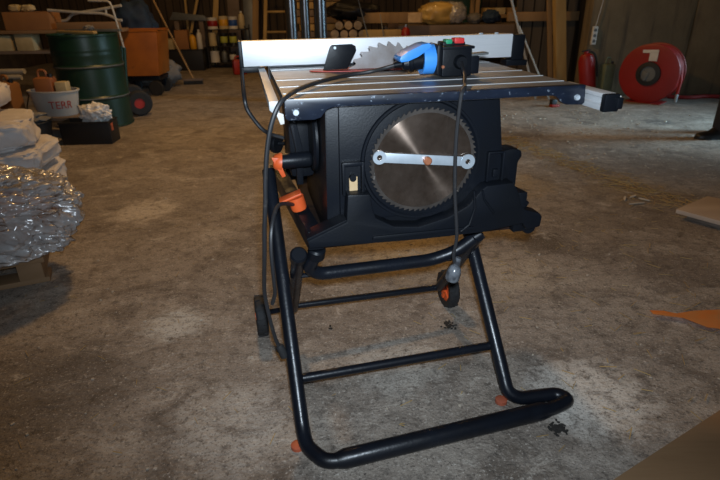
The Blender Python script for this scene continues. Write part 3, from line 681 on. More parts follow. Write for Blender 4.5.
# things in and on the bucket
def jerry(name, label, c, s, m, rz=0, tilt=0, group=None):
    o = thing(name, label, 'canister', c, rz, group)
    o.rotation_euler = (0, tilt, rz)
    G().box((0, 0, s[2] / 2), s, bevel=min(s) * 0.22).build('canister_body', m, o)
    G().tube([(-s[0] * 0.30, 0, s[2] * 0.97), (-s[0] * 0.25, 0, s[2] * 1.18), (s[0] * 0.12, 0, s[2] * 1.18), (s[0] * 0.18, 0, s[2] * 0.97)], min(s) * 0.09, 8, fil=0.02).build('handle', m, o)
    G().lathe([(0, 0), (0.02, 0), (0.02, 0.03), (0, 0.03)], (s[0] * 0.33, 0, s[2] * 0.98), seg=12).build('cap', DARKT, o)
    return o
jerry('canister', 'brown orange plastic canister standing in the white bucket', (-2.60, 4.55, 0.198), (0.15, 0.12, 0.29), BROWNP, 0.05)
jerry('canister', 'dull ochre canister on the bench left of the white bucket', (-2.93, 4.56, 0.181), (0.15, 0.13, 0.27), CARD, -0.3)
tag(G().box((-2.462, 4.55, 0.324), (0.090, 0.08, 0.250), bevel=0.006).build('small_carton', CREAM, loc=(-2.462, 4.55, 0.199)), 'small upright carton in the white bucket, right of the brown canister', 'carton')
for k, (y, z, r, lab) in enumerate(((5.12, 0.468, 0.024, 'upper pale pole lying on the low trestle at the left edge'), (5.10, 0.418, 0.024, 'middle pale pole lying on the low trestle at the left edge'), (5.05, 0.368, 0.024, 'lowest grey pole on the low trestle at the left edge'))):
    tag(G().tube([(-4.9, y + 0.05, z), (-3.09 - 0.03 * k, y, z)], r, 12).build('pole', (WHITEM, WHITEM, GREYM)[k], loc=(-4.0, y, z)), lab, 'pole', 'poles on the trestle')
tr = thing('trestle', 'rough timber trestle carrying poles at the left edge', 'trestle', (-3.85, 5.0, 0))
for x in (-0.45, 0.45):
    G().box((x, 0.1, 0.165), (0.08, 0.30, 0.33), bevel=0.003).build('leg', WOODG, tr)
G().box((0, 0.1, 0.329), (1.2, 0.32, 0.03), bevel=0.003).build('trestle_top', WOODG, tr)

drum = thing('oil_drum', 'dark green steel drum with raised hoops standing at the left', 'drum', (-2.42, 5.00, 0))
dp = [(0, 0.0), (0.280, 0.0), (0.289, 0.006), (0.289, 0.014), (0.283, 0.02), (0.283, 0.250), (0.292, 0.262), (0.292, 0.274), (0.283, 0.286),
      (0.283, 0.515), (0.292, 0.527), (0.292, 0.539), (0.283, 0.551), (0.283, 0.62), (0.286, 0.63), (0.283, 0.64), (0.283, 0.66), (0.286, 0.67), (0.283, 0.68), (0.283, 0.775), (0.290, 0.780), (0.290, 0.795), (0.280, 0.797), (0.276, 0.775), (0, 0.775)]
drum.rotation_euler = (0, 0, 0.3)
G().lathe(dp, seg=56).build('drum_body', DGREEN, drum)
G().lathe([(0, 0), (0.03, 0), (0.03, 0.012), (0, 0.012)], (0.18, 0.0, 0.775), seg=16).build('bung', GREYM, drum)
hp = G()
for z in (0.268, 0.533): hp.lathe([(0.2925, -0.006), (0.2945, 0), (0.2925, 0.006)], (0, 0, z), seg=56, closed=True)
hp.build('worn_hoop', GREYM, drum)
for k, (x0, y0, x1, y1, z, m, lab) in enumerate(((-2.66, 5.06, -2.26, 4.90, 0.806, WOODY, 'pale stick lying across the top of the green drum'), (-2.64, 5.16, -2.12, 5.10, 0.812, GREYM, 'grey flat bar on the green drum behind the pale stick'))):
    d = Vector((x1 - x0, y1 - y0, 0))
    tag(G().box(((x0 + x1) / 2, (y0 + y1) / 2, z), (d.length, 0.045, 0.022), rz=math.atan2(d.y, d.x), bevel=0.003).build(('stick', 'flat_bar')[k], m, loc=(x0, y0, z - 0.011)), lab, ('stick', 'bar')[k])
tag(G().blob((-2.36, 5.01, 0.838), (0.045, 0.04, 0.025), 0.3, 2, 3, seed=4).build('rag', GREYC, loc=(-2.36, 5.01, 0.82)), 'small crumpled grey rag lying on top of the green drum', 'rag')

# ------------------------------------------------------------------ LEFT BACK: shelf bench with goods
sh = thing('storage_shelf', 'long dark wooden shelf against the left, loaded with cartons', 'shelf', (-3.62, 6.30, 0))
G().box((0, 0, 0.755), (2.06, 0.32, 0.035), bevel=0.003).build('shelf_top', WOODX, sh)
G().box((0, 0, 0.545), (1.9, 0.30, 0.030), bevel=0.003).build('lower_shelf', WOODG, sh)
for sx in (-0.9, 0.85):
    for sy in (-0.12, 0.12): G().box((sx, sy, 0.265), (0.07, 0.07, 0.53), bevel=0.003).build('leg', WOODG, sh)
    G().box((sx, 0.12, 0.65), (0.07, 0.07, 0.18), bevel=0.003).build('leg', WOODG, sh)
def carton(name, label, c, s, m, rz=0, cat='carton', group=None, flap=True):
    o = thing(name, label, cat, c, rz, group)
    G().box((0, 0, s[2] / 2), s, bevel=0.004).build('carton_body', m, o)
    if flap:
        f_ = G(); f_.box((0, -s[1] * 0.26, s[2] + 0.003), (s[0], s[1] * 0.46, 0.004)); f_.box((0, s[1] * 0.26, s[2] + 0.003), (s[0], s[1] * 0.46, 0.004)); f_.build('flap', m, o)
    return o
carton('carton', 'big brown cardboard carton on the top of the shelf', (-3.56, 6.30, 0.7735), (0.48, 0.28, 0.175), CARD, 0.05)
carton('carton', 'tall cream carton with worn sides on the lower shelf', (-3.65, 6.26, 0.561), (0.19, 0.16, 0.17), CREAM, 0.0)
carton('carton', 'yellowish carton at the left end of the lower shelf', (-3.90, 6.27, 0.561), (0.20, 0.18, 0.155), CREAM, 0.12)
carton('small_carton', 'little white carton on the lower shelf beside the drum', (-3.30, 6.26, 0.561), (0.085, 0.08, 0.10), WHITEP, 0.1)
for k, (x, z, lab) in enumerate(((-3.72, 0.955, 'left of two small greenish packets on the big brown carton'), (-3.58, 0.955, 'right of two small greenish packets on the big brown carton'))):
    tag(G().blob((x, 6.30, z + 0.035), (0.06, 0.06, 0.035), 0.2, 2, 3, square=0.6, seed=k + 1).build('packet', CREAM, loc=(x, 6.30, z)), lab, 'packet', 'packets on the brown carton')
brd = thing('plank', 'reddish brown plank along the front of the shelf under the white tube frame', 'plank', (-2.92, 6.22, 0.7735))
G().box((0, 0, 0.035), (0.66, 0.10, 0.07), bevel=0.004).build('plank_board', WOODX, brd)
wf = thing('tube_frame', 'white bent tube frame lying on top of the plank on the shelf', 'frame', (-2.87, 6.22, 0.8435))
G().tube([(-0.45, -0.02, 0.125), (-0.10, 0, 0.095), (0.12, 0.02, 0.085), (0.22, 0.02, 0.045), (0.26, 0.02, 0.014), (0.31, 0.02, 0.014)], 0.015, 10, fil=0.05).build('tube', WHITEM, wf)
G().tube([(-0.36, 0.05, 0.014), (-0.30, 0.05, 0.020), (-0.24, 0.04, 0.075), (-0.15, 0.04, 0.095), (0.10, 0.03, 0.125), (0.33, 0.02, 0.160)], 0.015, 10, fil=0.05).build('tube', WHITEM, wf)
G().tube([(0.15, 0.03, 0.075), (0.15, 0.03, 0.135)], 0.012, 8).build('brace', WHITEM, wf)
tag(G().blob((-2.68, 7.25, 0.20), (0.34, 0.24, 0.20), 0.2, 2, 4, seed=6, flat=-0.2).build('sack_heap', GREYC, loc=(-2.68, 7.25, 0), angle=60), 'dark grey filled sack on the floor behind the orange tub', 'sack')
tag(G().blob((-2.80, 7.25, 0.73), (0.26, 0.22, 0.33), 0.25, 1.7, 4, seed=3, flat=-0.27).build('blue_bag', BLUED, loc=(-2.80, 7.25, 0.46), angle=60), 'big dark blue cloth bag slumped behind the orange tub', 'bag')

# orange tipping tub on wheels
sk = thing('tipping_tub', 'orange steel tipping tub on small wheels beyond the green drum', 'tub cart', (-2.62, 6.72, 0), 0.03)
ov = [(-0.315, 0.73), (0.315, 0.73), (0.30, 0.60), (0.26, 0.235), (-0.24, 0.235)]
G().prism(ov, -0.22, 0.22, 'xz', 0.012).build('tub_body', ORTUB, sk)
rm = G(); rm.tube([(-0.315, -0.22, 0.73), (0.315, -0.22, 0.73), (0.315, 0.22, 0.73), (-0.315, 0.22, 0.73), (-0.315, -0.22, 0.73)], 0.012, 8); rm.build('rim', ORTUB, sk)
G().box((0.0, 0, 0.20), (0.5, 0.34, 0.05), bevel=0.004).build('chassis', BLACK, sk)
for sx in (-0.18, 0.19):
    for sy in (-0.17, 0.17):
        w = G(); w.lathe([(0, -0.025), (0.078, -0.025), (0.088, -0.015), (0.088, 0.015), (0.078, 0.025), (0, 0.025)], (sx, sy, 0.088), (0, 1, 0), 22); wo = w.build('wheel', RUBBER, sk)
        G().box((sx, sy * 0.78, 0.14), (0.05, 0.012, 0.12), bevel=0.002).build('fork', BLACK, wo)
# hand truck
ht = thing('hand_truck', 'sack truck with thin bright handle and rubber wheels beside the green drum', 'hand truck', (-2.31, 5.53, 0), 0.50)
G().tube([(0.0, -0.10, 0.60), (-0.035, -0.10, 0.98), (-0.05, -0.09, 1.05), (-0.22, 0.03, 1.055)], 0.010, 10, fil=0.05).build('handle', WHITEM, ht)
for s_ in (-1, 1):
    G().tube([(0, s_ * 0.11, 0.64), (-0.07, s_ * 0.11, 0.06)], 0.016, 10).build('upright', DGREEN, ht)
    w = G(); w.lathe([(0.05, -0.035), (0.105, -0.035), (0.122, -0.018), (0.125, 0), (0.122, 0.018), (0.105, 0.035), (0.05, 0.035)], (0.03, s_ * 0.235, 0.126), (0, 1, 0), 28, closed=True); wo = w.build('wheel', RUBBER, ht)
    G().lathe([(0, -0.025), (0.052, -0.025), (0.052, 0.025), (0, 0.025)], (0.03, s_ * 0.235, 0.126), (0, 1, 0), 20).build('hub', REDCAN, wo)
for z in (0.2, 0.4): G().tube([(-0.055 + (z - 0.2) * .12, -0.11, z), (-0.055 + (z - 0.2) * .12, 0.11, z)], 0.012, 8).build('crossbar', DGREEN, ht)
G().tube([(0.03, -0.25, 0.126), (0.03, 0.25, 0.126)], 0.010, 8).build('axle', BLACK, ht)
G().box((-0.17, 0, 0.03), (0.18, 0.26, 0.010), bevel=0.002).build('toe_plate', DGREEN, ht)
# broom
br = thing('broom', 'yard broom with black bristles, its wooden handle leaning back', 'broom', (-2.24, 7.45, 0), 0.15)
G().tube([(0, 0.01, 0.075), (-0.42, 0.34, 1.05)], 0.013, 10).build('handle', WOOD, br)
G().box((0, 0, 0.062), (0.26, 0.06, 0.032), bevel=0.006).build('broom_head', WOODG, br)
bs = G()
for i in range(24):
    for j in range(4):
        x = -0.12 + 0.24 * i / 23; y = -0.024 + 0.016 * j
        bs.tube([(x, y, 0.05), (x + random.uniform(-.008, .008), y * 1.3, 0.001)], 0.005, 5)
bs.build('bristles', RUBBER, br)

# back left: trough with goods
tg = thing('trough', 'long black plastic trough on the floor at the far back left', 'trough', (-2.86, 9.15, 0))
t_ = G(); t_.box((0, 0, 0.01), (0.72, 0.40, 0.02)); 
for s_ in (-1, 1): t_.box((0, s_ * 0.20, 0.155), (0.75, 0.016, 0.31), bevel=0.003); t_.box((s_ * 0.37, 0, 0.155), (0.016, 0.40, 0.31), bevel=0.003)
t_.build('trough_body', DARKT, tg)
G().box((0, 0, 0.317), (0.78, 0.44, 0.014), bevel=0.003).build('trough_lid', DARKT, tg)
def bottle(label, c, r, h, m, capm=DARKT, name='bottle', cat='bottle', group=None):
    o = thing(name, label, cat, c, 0, group)
    G().lathe([(0, 0), (r * .94, 0), (r, r * .1), (r, h * .68), (r * .8, h * .80), (r * .35, h * .88), (r * .35, h * .93), (0, h * .93)], seg=18).build('bottle_body', m, o)
    G().lathe([(0, 0), (r * .42, 0), (r * .42, h * .08), (0, h * .08)], (0, 0, h * .92), seg=14).build('cap', capm, o)
    return o
def can(label, c, r, h, m, group=None, lab=None, name='paint_can', cat='paint can'):
    o = thing(name, label, cat, c, 0, group)
    G().lathe([(0, 0), (r, 0), (r, 0.01), (r * .97, 0.014), (r * .97, h - .014), (r, h - .01), (r, h), (r * .9, h), (r * .88, h - .01), (0, h - .01)], seg=22).build('can_body', m, o)
    if lab: G().lathe([(r * .975, h * .25), (r * .985, h * .26), (r * .985, h * .74), (r * .975, h * .75)], seg=22).build('paper_label', lab, o)
    return o
tz = 0.324
carton('carton', 'grey brown upright carton on the black trough, left of the yellow bottle', (-2.815, 9.10, tz), (0.20, 0.18, 0.28), CARD, 0.1)
carton('carton', 'low tan open carton at the left end of the black trough', (-3.06, 9.12, tz), (0.24, 0.22, 0.15), CREAM, -0.1)
bottle('yellow plastic bottle standing on the black trough', (-2.64, 9.05, tz), 0.052, 0.24, YEL)
bottle('white plastic bottle on the right end of the black trough', (-2.535, 9.06, tz), 0.042, 0.29, WHITEP, WHITEP)
bottle('squat white bottle behind the tan carton on the black trough', (-2.93, 9.31, tz), 0.06, 0.28, WHITEP, WHITEP)
# rack of cans
rk = thing('can_rack', 'small dark metal rack crowded with paint cans at the back', 'rack', (-2.13, 9.35, 0))
for z in (0.09, 0.345, 0.60):
    G().box((0, 0, z), (0.66, 0.36, 0.016), bevel=0.002).build('shelf_board', DARKT, rk)
for sx in (-.32, .32):
    for sy in (-.17, .17): G().box((sx, sy, 0.33), (0.02, 0.02, 0.66)).build('leg', DARKT, rk)
GRP = 'paint cans on the small rack'
z1, z2, z3 = 0.099, 0.354, 0.609
can('big red and white paint can at the left of the rack top shelf', (-2.34, 9.24, z3), 0.082, 0.17, WHITEP, GRP, REDM)
can('cream paint can with yellow band on the rack top shelf', (-2.165, 9.26, z3), 0.078, 0.19, CREAM, GRP, YEL)
can('white paint can with a blue band on the rack top shelf', (-2.01, 9.24, z3), 0.072, 0.18, WHITEP, GRP, BLUEP)
bottle('pale jug at the right end of the rack top shelf', (-1.88, 9.30, z3), 0.05, 0.26, CREAM, WHITEP)
can('plain cream tin at the left of the rack middle shelf', (-2.365, 9.24, z2), 0.064, 0.20, CREAM, GRP)
can('dark tin with a lime label, left of two alike on the rack middle shelf', (-2.18, 9.23, z2), 0.062, 0.19, DARKT, GRP, LIME)
can('dark tin with a lime label, right of two alike on the rack middle shelf', (-2.03, 9.23, z2), 0.062, 0.19, DARKT, GRP, LIME)
bottle('black bottle between the plain cream tin and the lime tins', (-2.265, 9.20, z2), 0.030, 0.20, DARKT)
can('white tub at the left of the rack bottom shelf', (-2.36, 9.23, z1), 0.075, 0.17, WHITEP, GRP)
bottle('grey bottle on the rack bottom shelf', (-2.20, 9.23, z1), 0.045, 0.20, GREYM)
can('small dark tin with white band on the rack bottom shelf', (-2.06, 9.22, z1), 0.055, 0.16, DARKT, GRP, WHITEP)
jerry('canister', 'red fuel canister on the floor left of the rip fence end', (-1.80, 8.42, 0), (0.20, 0.15, 0.22), REDCAN, 0.4)
# plank shelf above the trough
ps = thing('sheet_metal_offcut', 'grey sheet metal offcut propped on timber posts above the trough', 'sheet metal', (-2.88, 9.9, 0))
G().prism([(-0.30, 0.74), (-0.22, 0.86), (0.30, 0.80), (0.34, 0.72)], -0.20, -0.17, 'xz', 0.002).build('metal_sheet', GREYM, ps)
for sx in (-0.2, 0.22): G().box((sx, -0.13, 0.36), (0.07, 0.07, 0.72), bevel=0.002).build('post', WOODG, ps)
# leaning timber left of the fence, ladder, poles
def stick(name, label, a, b, w, d, m, cat='timber', group=None):
    A, B = Vector(a), Vector(b); L = (B - A).length
    q = Vector((0, 0, 1)).rotation_difference((B - A).normalized()).to_matrix().to_4x4()
    o = G().box((0, 0, L / 2), (w, d, L), bevel=0.003).build(name, m)
    o.location = A; o.rotation_euler = q.to_euler()
    return tag(o, label, cat, group)
LG = 'timbers leaning on the back wall'
stick('timber', 'brown square timber leaning at the back, just left of the ladder', (-1.72, 9.3, 0), (-1.66, 10.30, 2.3), 0.10, 0.07, WOOD, group=LG)
stick('timber', 'slim pale batten leaning above the trough, furthest left', (-2.95, 9.85, 0), (-3.0, 10.30, 2.1), 0.035, 0.03, WOODY, group=LG)
stick('timber', 'slim pale batten slanting to the right above the trough', (-3.0, 9.6, 0), (-2.42, 10.30, 2.2), 0.04, 0.03, WOODY, group=LG)
stick('timber', 'wide tan board leaning behind the rack of cans', (-2.52, 9.7, 0), (-2.30, 10.30, 2.2), 0.09, 0.03, WOODY, group=LG)
stick('timber', 'grey concrete coloured beam upright behind the rack of cans', (-2.14, 9.9, 0), (-2.14, 10.30, 2.4), 0.20, 0.08, WOODG, group=LG)
stick('timber', 'dark bluish beam standing at the right behind the rack of cans', (-1.90, 9.85, 0), (-1.86, 10.30, 2.4), 0.16, 0.06, GREYM, group=LG)
ld = thing('ladder', 'pale wooden ladder leaning at the back left of the steel pipes', 'ladder', (-1.32, 9.0, 0), 0.0)
for s_, x0, x1 in ((-1, -0.20, -0.12), (1, 0.20, 0.16)):
    A = Vector((x0, 0, 0)); B = Vector((x1, 1.25, 2.6)); q = Vector((0, 0, 1)).rotation_difference((B - A).normalized()).to_matrix().to_4x4()
    g_ = G(); g_.box((0, 0, (B - A).length / 2), (0.055, 0.03, (B - A).length), bevel=0.003, M=Matrix.Translation(A) @ q); g_.build('side_rail', WOODY, ld)
for k in range(8):
    z = 0.25 + 0.3 * k; tt = z / 2.6
    G().tube([(-0.20 + 0.08 * tt, 1.25 * tt, z), (0.20 - 0.04 * tt, 1.25 * tt, z)], 0.018, 8).build('rung', WOODY, ld)
PG = 'steel pipes standing behind the rip fence'
for x, r, lab in ((-0.69, 0.060, 'leftmost of the three tall steel pipes behind the saw'), (-0.545, 0.050, 'middle and thinnest of the three tall steel pipes behind the saw'), (-0.385, 0.066, 'rightmost and thickest of the three tall steel pipes behind the saw')):
    tag(G().lathe([(r * .9, 0), (r, 0), (r, 2.9), (r * .9, 2.9)], (x, 6.0, 0), seg=28, closed=True).build('steel_pipe', PIPE, loc=(x, 6.0, 0)), lab, 'pipe', PG)
bw = thing('timber_stack', 'stack of short pale timber blocks behind the steel pipes', 'timber stack', (-0.55, 8.7, 0))
for k in range(11):
    G().box((random.uniform(-.05, .05), 0, 0.05 + 0.1 * k), (0.75 + random.uniform(-.1, .1), 0.5, 0.088), bevel=0.006, rz=random.uniform(-.05, .05)).build('timber_block', (WOODY, WOOD, WOODG)[k % 3], bw)

# log pile in the back centre
lp = thing('log_crib', 'dark timber crib holding the cut logs behind the fence', 'crib', (-0.09, 7.85, 0))
G().box((0.0, 0, 0.27), (0.86, 0.50, 0.54), bevel=0.01).build('crib_body', BARK, lp)
LGR = 'cut logs on the crib'
rows = [(-0.30, .605, .062), (-0.175, .602, .060), (-0.055, .605, .063), (0.07, .600, .058), (-0.24, .712, .058), (-0.115, .712, .060), (0.01, .712, .062)]
names = ['bottom row, leftmost', 'bottom row, second from left', 'bottom row, third from left', 'bottom row, rightmost', 'upper row, leftmost', 'upper row, middle', 'upper row, rightmost']
for (x, z, r), nm in zip(rows, names):
    lo_ = thing('log', 'cut log on the crib behind the fence, ' + nm, 'log', (x, 7.58, z - 0.0), random.uniform(-.008, .008), LGR); r -= 0.003
    G().lathe([(0, 0.004), (r * .97, 0.004), (r, 0.02), (r, 0.55), (0, 0.55)], (0, 0, 0), (0, 1, 0), 16).build('bark', BARK, lo_)
    G().lathe([(0, 0), (r * .93, 0), (r * .93, 0.01), (0, 0.01)], (0, 0, 0), (0, 1, 0), 16).build('cut_face', ENDGR, lo_)
tag(G().blob((-0.05, 7.9, 0.88), (0.36, 0.24, 0.13), 0.2, 2, 4, seed=11, flat=-0.11).build('tarpaulin', DARKT, loc=(-0.05, 7.9, 0.77), angle=60), 'black crumpled tarpaulin heaped on top of the cut logs', 'tarpaulin')
stick('metal_rod', 'thin grey rod leaning in front of the cut logs', (0.30, 7.35, 0), (-0.03, 7.50, 1.2), 0.014, 0.014, GREYM, 'rod')
stick('metal_rod', 'short thin rod leaning right of the cut logs', (0.44, 7.30, 0), (0.30, 7.42, 0.85), 0.012, 0.012, GREYM, 'rod')
# bench across the back with beam, roll and lumps
wbn = thing('workbench', 'long grey brown workbench across the back right of centre', 'workbench', (1.35, 8.2, 0))
G().box((0, 0, 0.62), (1.95, 0.60, 0.13), bevel=0.004).build('bench_top', WOODG, wbn)
for sx in (-.9, 0, .9):
    for sy in (-.22, .22): G().box((sx, sy, 0.277), (0.09, 0.09, 0.555), bevel=0.003).build('leg', WOODG, wbn)
bmg = thing('trestle', 'dark low trestle under the pale ended beam', 'trestle', (0.48, 7.70, 0))
G().box((0.0, 0, 0.70), (0.14, 0.32, 0.06), bevel=0.004).build('trestle_top', BARK, bmg)
for sy in (-.11, .11): G().box((0, sy, 0.335), (0.08, 0.08, 0.67), bevel=0.003).build('leg', BARK, bmg)
be = thing('beam', 'squared timber beam with a bright cut end lying on the trestle and bench', 'beam', (0.44, 7.72, 0.731), -0.12)
G().box((0, 0, 0.065), (0.86, 0.14, 0.13), bevel=0.004).build('beam_body', WOOD, be)
G().box((0.432, 0, 0.065), (0.006, 0.138, 0.128)).build('cut_end', ENDGR, be)
tag(G().box((0.335, -0.076, 0.065), (0.17, 0.014, 0.12), M=Matrix.Translation((0.44, 7.72, 0.731)) @ Rz(-0.12)).build('pale_board', ENDGR, loc=(0.76, 7.6, 0.731)), 'pale short board fixed to the front of the beam end', 'board')
pb = thing('plank', 'pale plank on edge below the beam, behind the riving knife', 'plank', (0.28, 7.49, 0))
G().box((0.05, 0.0, 0.615), (0.50, 0.04, 0.09), bevel=0.003).build('plank_board', WOODY, pb)
for sx in (-0.1, 0.22): G().box((sx, 0.02, 0.285), (0.06, 0.05, 0.57), bevel=0.003).build('post', WOOD, pb)
rt = thing('red_gas_bottle', 'red cylinder upright between the beam and the workbench', 'gas bottle', (0.635, 7.42, 0))
G().lathe([(0, 0), (0.06, 0), (0.062, 0.02), (0.062, 0.60), (0.05, 0.66), (0.02, 0.69), (0, 0.69)], seg=22).build('cylinder_body', REDM, rt)
G().lathe([(0, 0), (0.015, 0), (0.015, 0.04), (0, 0.04)], (0, 0, 0.685), seg=12).build('valve', STEEL, rt)
rl_ = thing('insulation_roll', 'yellow insulation roll in shiny wrap lying on the workbench', 'roll', (1.17, 8.10, 0.685), 0.15)
ra = G(); ra.blob((0, 0, 0.145), (0.30, 0.19, 0.148), 0.14, 2.2, 4, square=0.75, seed=13, flat=-0.145); ra.build('roll_body', GOLD, rl_, angle=70)
fa = G(); fa.blob((0.20, -0.02, 0.15), (0.16, 0.19, 0.15), 0.12, 2.5, 4, square=0.8, seed=15, flat=-0.145); fa.build('wrap_end', FILM, rl_, angle=80)
for k, (x, sx, sz, m, lab) in enumerate(((1.66, .10, .07, GREYC, 'left of two dark crumpled sacks on the workbench'), (1.90, .13, .09, BLUED, 'right and bluish one of two dark crumpled sacks on the workbench'))):
    tag(G().blob((x, 8.1, 0.685 + sz), (sx, .12, sz), 0.25, 2, 4, seed=20 + k, flat=-sz * .9).build('crumpled_sack', m, loc=(x, 8.1, 0.69), angle=60), lab, 'sack')
gp = thing('green_panel', 'dark green panel standing at the very back behind the workbench', 'panel', (1.62, 9.5, 0))
G().box((0, 0, 0.60), (0.85, 0.05, 1.2), bevel=0.004).build('panel_sheet', DGREEN, gp)
shf = thing('storage_shelf', 'rough plank shelf at the back right, left of the timber post', 'shelf', (2.20, 9.0, 0))
for z in (0.76, 1.05): G().box((0, 0, z), (0.80, 0.5, 0.05), bevel=0.004).build('shelf_board', WOOD, shf)
for sx in (-.36, .36):
    for sy in (-.2, .2): G().box((sx, sy, 0.6), (0.06, 0.06, 1.2), bevel=0.003).build('leg', WOOD, shf)
for k, (x, y) in enumerate(((2.02, 8.85), (2.2, 8.92), (2.38, 8.85))):
    tag(G().box((x, y, 0.787 + 0.045), (0.16, 0.26, 0.09), bevel=0.004, rz=random.uniform(-.1, .1)).build('wood_block', (WOODY, CREAM, WOOD)[k], loc=(x, y, 0.785)), ('left pale', 'middle cream', 'right brown')[k] + ' wood block on the rough plank shelf', 'wood block', 'blocks on the plank shelf')

# ------------------------------------------------------------------ RIGHT: post, rail, sticks, power strip, cans, reel
structure(G().box((0, 0, 1.77), (0.115, 0.115, 3.50), bevel=0.004, M=Matrix.Translation((2.40, 6.42, 0)) @ Matrix.Rotation(-0.155, 4, 'Y')).build('timber_post', WOODY), 'yellowish square timber post leaning at the partition', 'post')
structure(G().box((2.20, 6.77, 0.82), (0.84, 0.06, 0.10), bevel=0.004).build('trim_1', WOOD), 'brown rail nailed across the boarded partition', 'rail')
stick('timber', 'thin brown lath upright just left of the timber post', (2.35, 6.62, 0), (2.05, 6.72, 2.2), 0.05, 0.03, WOOD)
stick('stick', 'long pale pole slanting up to the ceiling behind the right end of the fence', (1.955, 5.93, 0.01), (0.67, 5.93, 3.46), 0.022, 0.022, WHITEM, 'stick')
stick('stick', 'short pale stick sloping down to the right of the table corner', (2.095, 5.90, 0.01), (1.68, 5.90, 0.762), 0.018, 0.018, WHITEM, 'stick')
sc_ = thing('floor_scrap', 'small black and red scrap on the floor, just below the saw table edge', 'scrap', (2.02, 5.55, 0), 0.3)
G().box((0, 0, 0.035), (0.06, 0.05, 0.07), bevel=0.006).build('scrap_body', DARKT, sc_)
G().box((0.0, -0.03, 0.012), (0.09, 0.05, 0.022), bevel=0.004).build('scrap_foot', REDCAN, sc_)
psn = thing('power_strip', 'white socket strip hanging by its lead on the concrete wall edge', 'power strip', (2.565, 6.105, 0.56), 0.0)
G().box((0, 0, 0.085), (0.055, 0.032, 0.185), bevel=0.008).build('strip_body', WHITEP, psn)
for k in range(3): G().lathe([(0, 0), (0.017, 0), (0.017, 0.002), (0, 0.002)], (0, -0.018, 0.03 + 0.055 * k), (0, 1, 0), 16).build('socket', GREYM, psn)
G().tube([(0, 0, 0.178), (0.01, -0.005, 0.26), (0.04, 0.0, 0.50), (0.06, 0.005, 1.2)], 0.005, 8, smooth=5).build('lead', WHITEM, psn)
rx_ = thing('fire_extinguisher', 'red cylinder with hose leaning at the foot of the timber post', 'fire extinguisher', (2.56, 6.00, 0.02), 0.0)
rx_.rotation_euler = (0, -0.20, 0)
G().lathe([(0, 0), (0.080, 0), (0.085, 0.012), (0.085, 0.39), (0.065, 0.44), (0.024, 0.465), (0.024, 0.485), (0, 0.485)], seg=24).build('cylinder_body', REDM, rx_)
G().tube([(0, 0, 0.46), (0.05, -0.02, 0.47), (0.09, -0.03, 0.40), (0.095, -0.03, 0.20)], 0.010, 8, smooth=5).build('hose', RUBBER, rx_)
G().box((0.0, 0, 0.49), (0.09, 0.02, 0.014), bevel=0.003).build('handle', DARKT, rx_)
jerry('canister', 'grey green canister on the floor between the red cylinder and the concrete wall', (2.74, 6.03, 0), (0.13, 0.10, 0.36), GREENP, 0.3)
# hose reel
hr = thing('hose_reel', 'large red hose reel standing against the concrete wall', 'hose reel', (3.08, 5.74, 0), -0.78)
R_ = 0.292
ra = G()
for y in (-0.10, 0.095): ra.lathe([(0.10, -0.006), (R_ - 0.02, -0.010), (R_, -0.004), (R_ + 0.003, 0.004), (R_ - 0.004, 0.012), (R_ - 0.02, 0.004), (0.10, 0.006)], (0, y, R_ + 0.004), (0, 1, 0), 56, closed=True)
reel = ra.build('reel_disc', REDM, hr)
ra = G()
for k in range(5): ra.lathe([(0.262, -0.016), (0.278, -0.010), (0.282, 0), (0.278, 0.010), (0.262, 0.016)], (0, -0.068 + 0.034 * k, R_ + 0.004), (0, 1, 0), 48, closed=True)
ra.build('wound_hose', REDHOSE, hr)
ra = G(); ra.lathe([(0.075, -0.13), (0.118, -0.125), (0.120, -0.09), (0.120, 0.10), (0.075, 0.10)], (0, 0, R_ + 0.004), (0, 1, 0), 40, closed=True); hub = ra.build('hub', DARKT, hr)
ra = G(); ra.lathe([(0, -0.115), (0.076, -0.112), (0.076, -0.09), (0, -0.09)], (0, 0, R_ + 0.004), (0, 1, 0), 32); ra.box((-0.03, -0.118, R_ - 0.02), (0.06, 0.012, 0.09), ry=0.3, bevel=0.004); ra.build('hub_plate', GREYM, hub)
ra = G(); ra.box((0.02, -0.1165, R_ + 0.175), (0.080, 0.004, 0.085)); ra.box((-0.015, -0.1165, R_ + 0.225), (0.15, 0.004, 0.030), ry=-0.06); ra.build('paper_label', LABELW, reel)
G().tube([(0.275, -0.05, 0.36), (0.305, -0.07, 0.26), (0.30, -0.07, 0.12)], 0.014, 10, smooth=5).build('nozzle_hose', REDHOSE, hr)
G().lathe([(0, 0), (0.012, 0), (0.016, 0.05), (0.016, 0.08), (0, 0.08)], (0.30, -0.07, 0.04), (0, 0, 1), 14).build('nozzle', STEEL, hr)
ra = G(); ra.box((0.0, 0.0, 0.0045), (0.34, 0.24, 0.007)); ra.build('foot_plate', REDM, hr)
tag(G().tube([(3.40, 5.92, 0.020), (3.60, 5.84, 0.020), (3.82, 5.90, 0.020), (4.05, 5.85, 0.020), (4.5, 5.92, 0.020)], 0.020, 10, smooth=6).build('floor_hose', REDHOSE, loc=(3.42, 5.86, 0)), 'red hose running along the floor at the foot of the concrete wall', 'hose')

